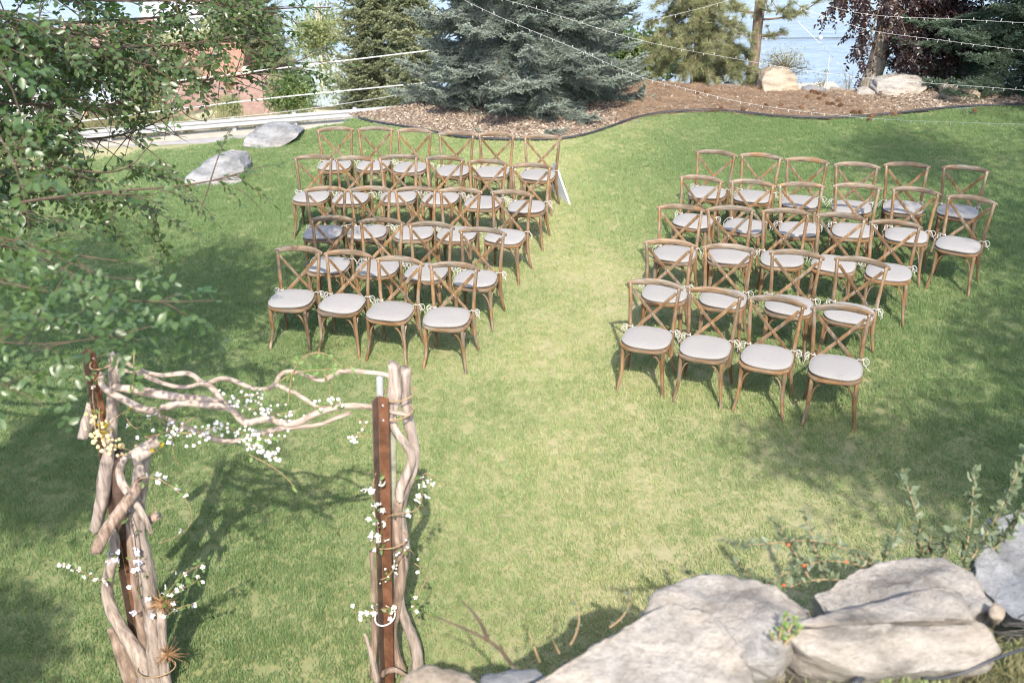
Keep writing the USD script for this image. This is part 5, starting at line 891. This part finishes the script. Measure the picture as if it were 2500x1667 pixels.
garland('flowering_twig', [(600, 690, 4.72), (640, 660, 4.7), (700, 670, 4.68), (700, 950, 4.68)], 7, .02, .021, 'blossom', r, 5, 'flower')
garland('vine', [(1290, 235, 4.84), (1320, 150, 4.82), (1400, 110, 4.80), (1460, 128, 4.80), (1500, 165, 4.79), (1570, 155, 4.78)], 0, .014, .01, 'blossom', r, 26, label='arching green tendril on top of the arch')
garland('vine', [(1240, 235, 4.84), (1330, 195, 4.82), (1430, 185, 4.8), (1500, 182, 4.8)], 0, .016, .01, 'blossom', r, 26)
garland('vine', [(592, 110, 4.9), (590, 200, 4.86), (592, 330, 4.84)], 0, .014, .01, 'blossom', r, 26)
garland('vine', [(1290, 200, 4.82), (1275, 300, 4.8), (1270, 360, 4.78)], 0, .012, .01, 'blossom', r, 14)
garland('vine', [(1430, 200, 4.8), (1455, 260, 4.79), (1450, 320, 4.79)], 0, .01, .01, 'blossom', r, 8)
garland('vine', [(1100, 560, 4.66), (1180, 600, 4.64), (1240, 640, 4.64), (1300, 710, 4.64)], 0, .012, .01, 'blossom', r, 9)
garland('vine', [(455, 200, 4.82), (420, 240, 4.84), (410, 320, 4.84), (440, 420, 4.8)], 3, .02, .016, 'blossom', r, 14, 'flower')
garland('vine', [(780, 420, 4.7), (760, 520, 4.68), (790, 610, 4.68)], 0, .014, .01, 'blossom', r, 10)
garland('yellow_spray', [(420, 400, 4.76), (450, 490, 4.72), (510, 520, 4.70), (570, 540, 4.70)], 60, .026, .016, 'blossom_cream', r, 0)
garland('yellow_spray', [(440, 350, 4.78), (450, 470, 4.74), (520, 390, 4.74), (570, 370, 4.74)], 0, .03, .016, 'blossom_cream', r, 16, lm='leaf_yellow')
garland('yellow_spray', [(640, 560, 4.66), (690, 545, 4.64), (715, 530, 4.64)], 0, .014, .016, 'blossom_cream', r, 6, lm='leaf_yellow')

# ------------------------------------------------------------------ shrubs among the boulders, cable, small lamp
def stem_plant(label, stems, seed, L=.035, W=.018, gap=.028, mt='leaf_shrub', smt='twig_tan', berries=0, cat='shrub', sz=1.0):
    r = np.random.default_rng(seed); t = thing('shrub', label, cat); ls = []
    for s in stems:
        p = smoothpath([A(*q) for q in s], 40); part(t, 'stem', tube(p, [.005 * sz, .0018 * sz], 6), smt, True); d = np.linalg.norm(np.diff(p, axis=0), axis=1).sum(); n = int(d / gap)
        for k in range(n):
            u = .12 + .88 * k / n; i = min(int(u * 39), 38); td = p[i + 1] - p[i]; td /= np.linalg.norm(td)
            for _ in range(int(r.integers(1, 3))):
                dd = td * .5 + r.normal(0, .8, 3) + [0, 0, .25]; R = frame_quats([dd], [r.normal(0, .8)])[0]; v, f = leaf_mesh(L * r.uniform(.5, 1.15), W); ls.append((R.apply(v) + p[i], f))
    part(t, 'leaves', joined(ls), mt, True, kind='stuff')
    for _ in range(berries):
        s = stems[int(r.integers(0, len(stems)))]; p = smoothpath([A(*q) for q in s], 40)[int(r.integers(8, 40))] + r.normal(0, .012, 3); m = trimesh.creation.icosphere(1, .007); m.apply_translation(p); part(t, 'berry', m, 'berry', True)
stem_plant('grey green leafy shrub with upright and arching stems behind the right boulders', [[(2060, 1375, 3.35), (2115, 1250, 3.45), (2095, 1150, 3.5), (2072, 1075, 3.55)], [(2185, 1345, 3.4), (2225, 1230, 3.5), (2235, 1130, 3.55), (2240, 1080, 3.6)], [(2190, 1340, 3.4), (2270, 1220, 3.5), (2330, 1100, 3.55), (2360, 1030, 3.6)], [(2160, 1340, 3.4), (2170, 1270, 3.4), (2190, 1215, 3.4)], [(2100, 1335, 3.4), (2130, 1270, 3.45), (2140, 1215, 3.45)], [(2230, 1310, 3.45), (2300, 1240, 3.5), (2352, 1160, 3.5)], [(2010, 1330, 3.35), (2040, 1260, 3.4), (2060, 1210, 3.45)]], 5, L=.052, W=.028, gap=.009)
stem_plant('low arching twigs with small leaves and orange berries leaning left over the boulders', [[(2080, 1345, 3.35), (1980, 1300, 3.3), (1880, 1290, 3.25), (1780, 1330, 3.2), (1720, 1390, 3.15)], [(2060, 1340, 3.4), (1960, 1270, 3.35), (1850, 1240, 3.3), (1740, 1250, 3.25), (1660, 1235, 3.2)], [(1960, 1340, 3.3), (1900, 1330, 3.25), (1810, 1350, 3.2), (1760, 1400, 3.15)], [(1820, 1400, 3.2), (1770, 1370, 3.2), (1720, 1320, 3.2), (1690, 1290, 3.2)], [(1900, 1320, 3.3), (1860, 1220, 3.35), (1850, 1170, 3.4)], [(1800, 1380, 3.2), (1740, 1340, 3.2), (1640, 1330, 3.2), (1560, 1300, 3.2)], [(1860, 1330, 3.25), (1820, 1260, 3.3), (1770, 1190, 3.3)]], 6, L=.038, W=.02, gap=.009, berries=7)
stem_plant('dark bare forked twig rising behind the low stones at bottom centre', [[(1180, 1545, 2.8), (1120, 1470, 2.82), (1060, 1440, 2.84), (1000, 1415, 2.86)], [(1120, 1470, 2.82), (1090, 1410, 2.84), (1060, 1380, 2.85)], [(1200, 1545, 2.8), (1160, 1505, 2.82), (1150, 1480, 2.84)]], 7, L=.03, W=.016, gap=.09, smt='twig', cat='twig', sz=1.6)
stem_plant('short pale stemmed sprouts beside the large sloping slab', [[(1310, 1480, 2.85), (1330, 1420, 2.88), (1318, 1370, 2.9)], [(1240, 1520, 2.82), (1225, 1480, 2.84), (1215, 1450, 2.86)], [(1285, 1500, 2.84), (1270, 1470, 2.85)], [(1400, 1440, 2.9), (1440, 1400, 2.92), (1445, 1350, 2.94)]], 8, L=.03, W=.016, gap=.03)
stem_plant('small green weed growing between the two middle boulders', [[(1790, 1470, 2.72), (1800, 1430, 2.74), (1815, 1405, 2.76)], [(1800, 1480, 2.7), (1840, 1440, 2.72)], [(1780, 1470, 2.7), (1765, 1450, 2.7)], [(1810, 1450, 2.72), (1830, 1415, 2.76)]], 9, L=.03, W=.02, gap=.012, mt='leaf_vine')
t = thing('cable', 'black cable running along the ground at the lower right corner', 'cable'); part(t, 'cable', tube([A(2120, 1556, 2.66), A(2200, 1548, 2.64), A(2280, 1515, 2.66), A(2360, 1488, 2.7), A(2450, 1470, 2.72)], [.006], 8, 40), 'black_plastic', True)
c = A(1972, 1560, 2.63); t = thing('spotlight', 'small black garden spotlight under the ledged boulder', 'lamp', c)
part(t, 'housing', tube([(-.02, -.018, .0), (0, 0, .004), (.03, .02, .006)], [.015, .015, .012], 12, 10), 'black_plastic', True); part(t, 'lens', tube([(-.022, -.02, 0), (-.025, -.0225, 0)], [.0125, .0125], 12), 'lens_metal', True); part(t, 'stake', tube([(0, 0, 0), (.0, .0, -.08)], [.008], 8), 'black_plastic', True)
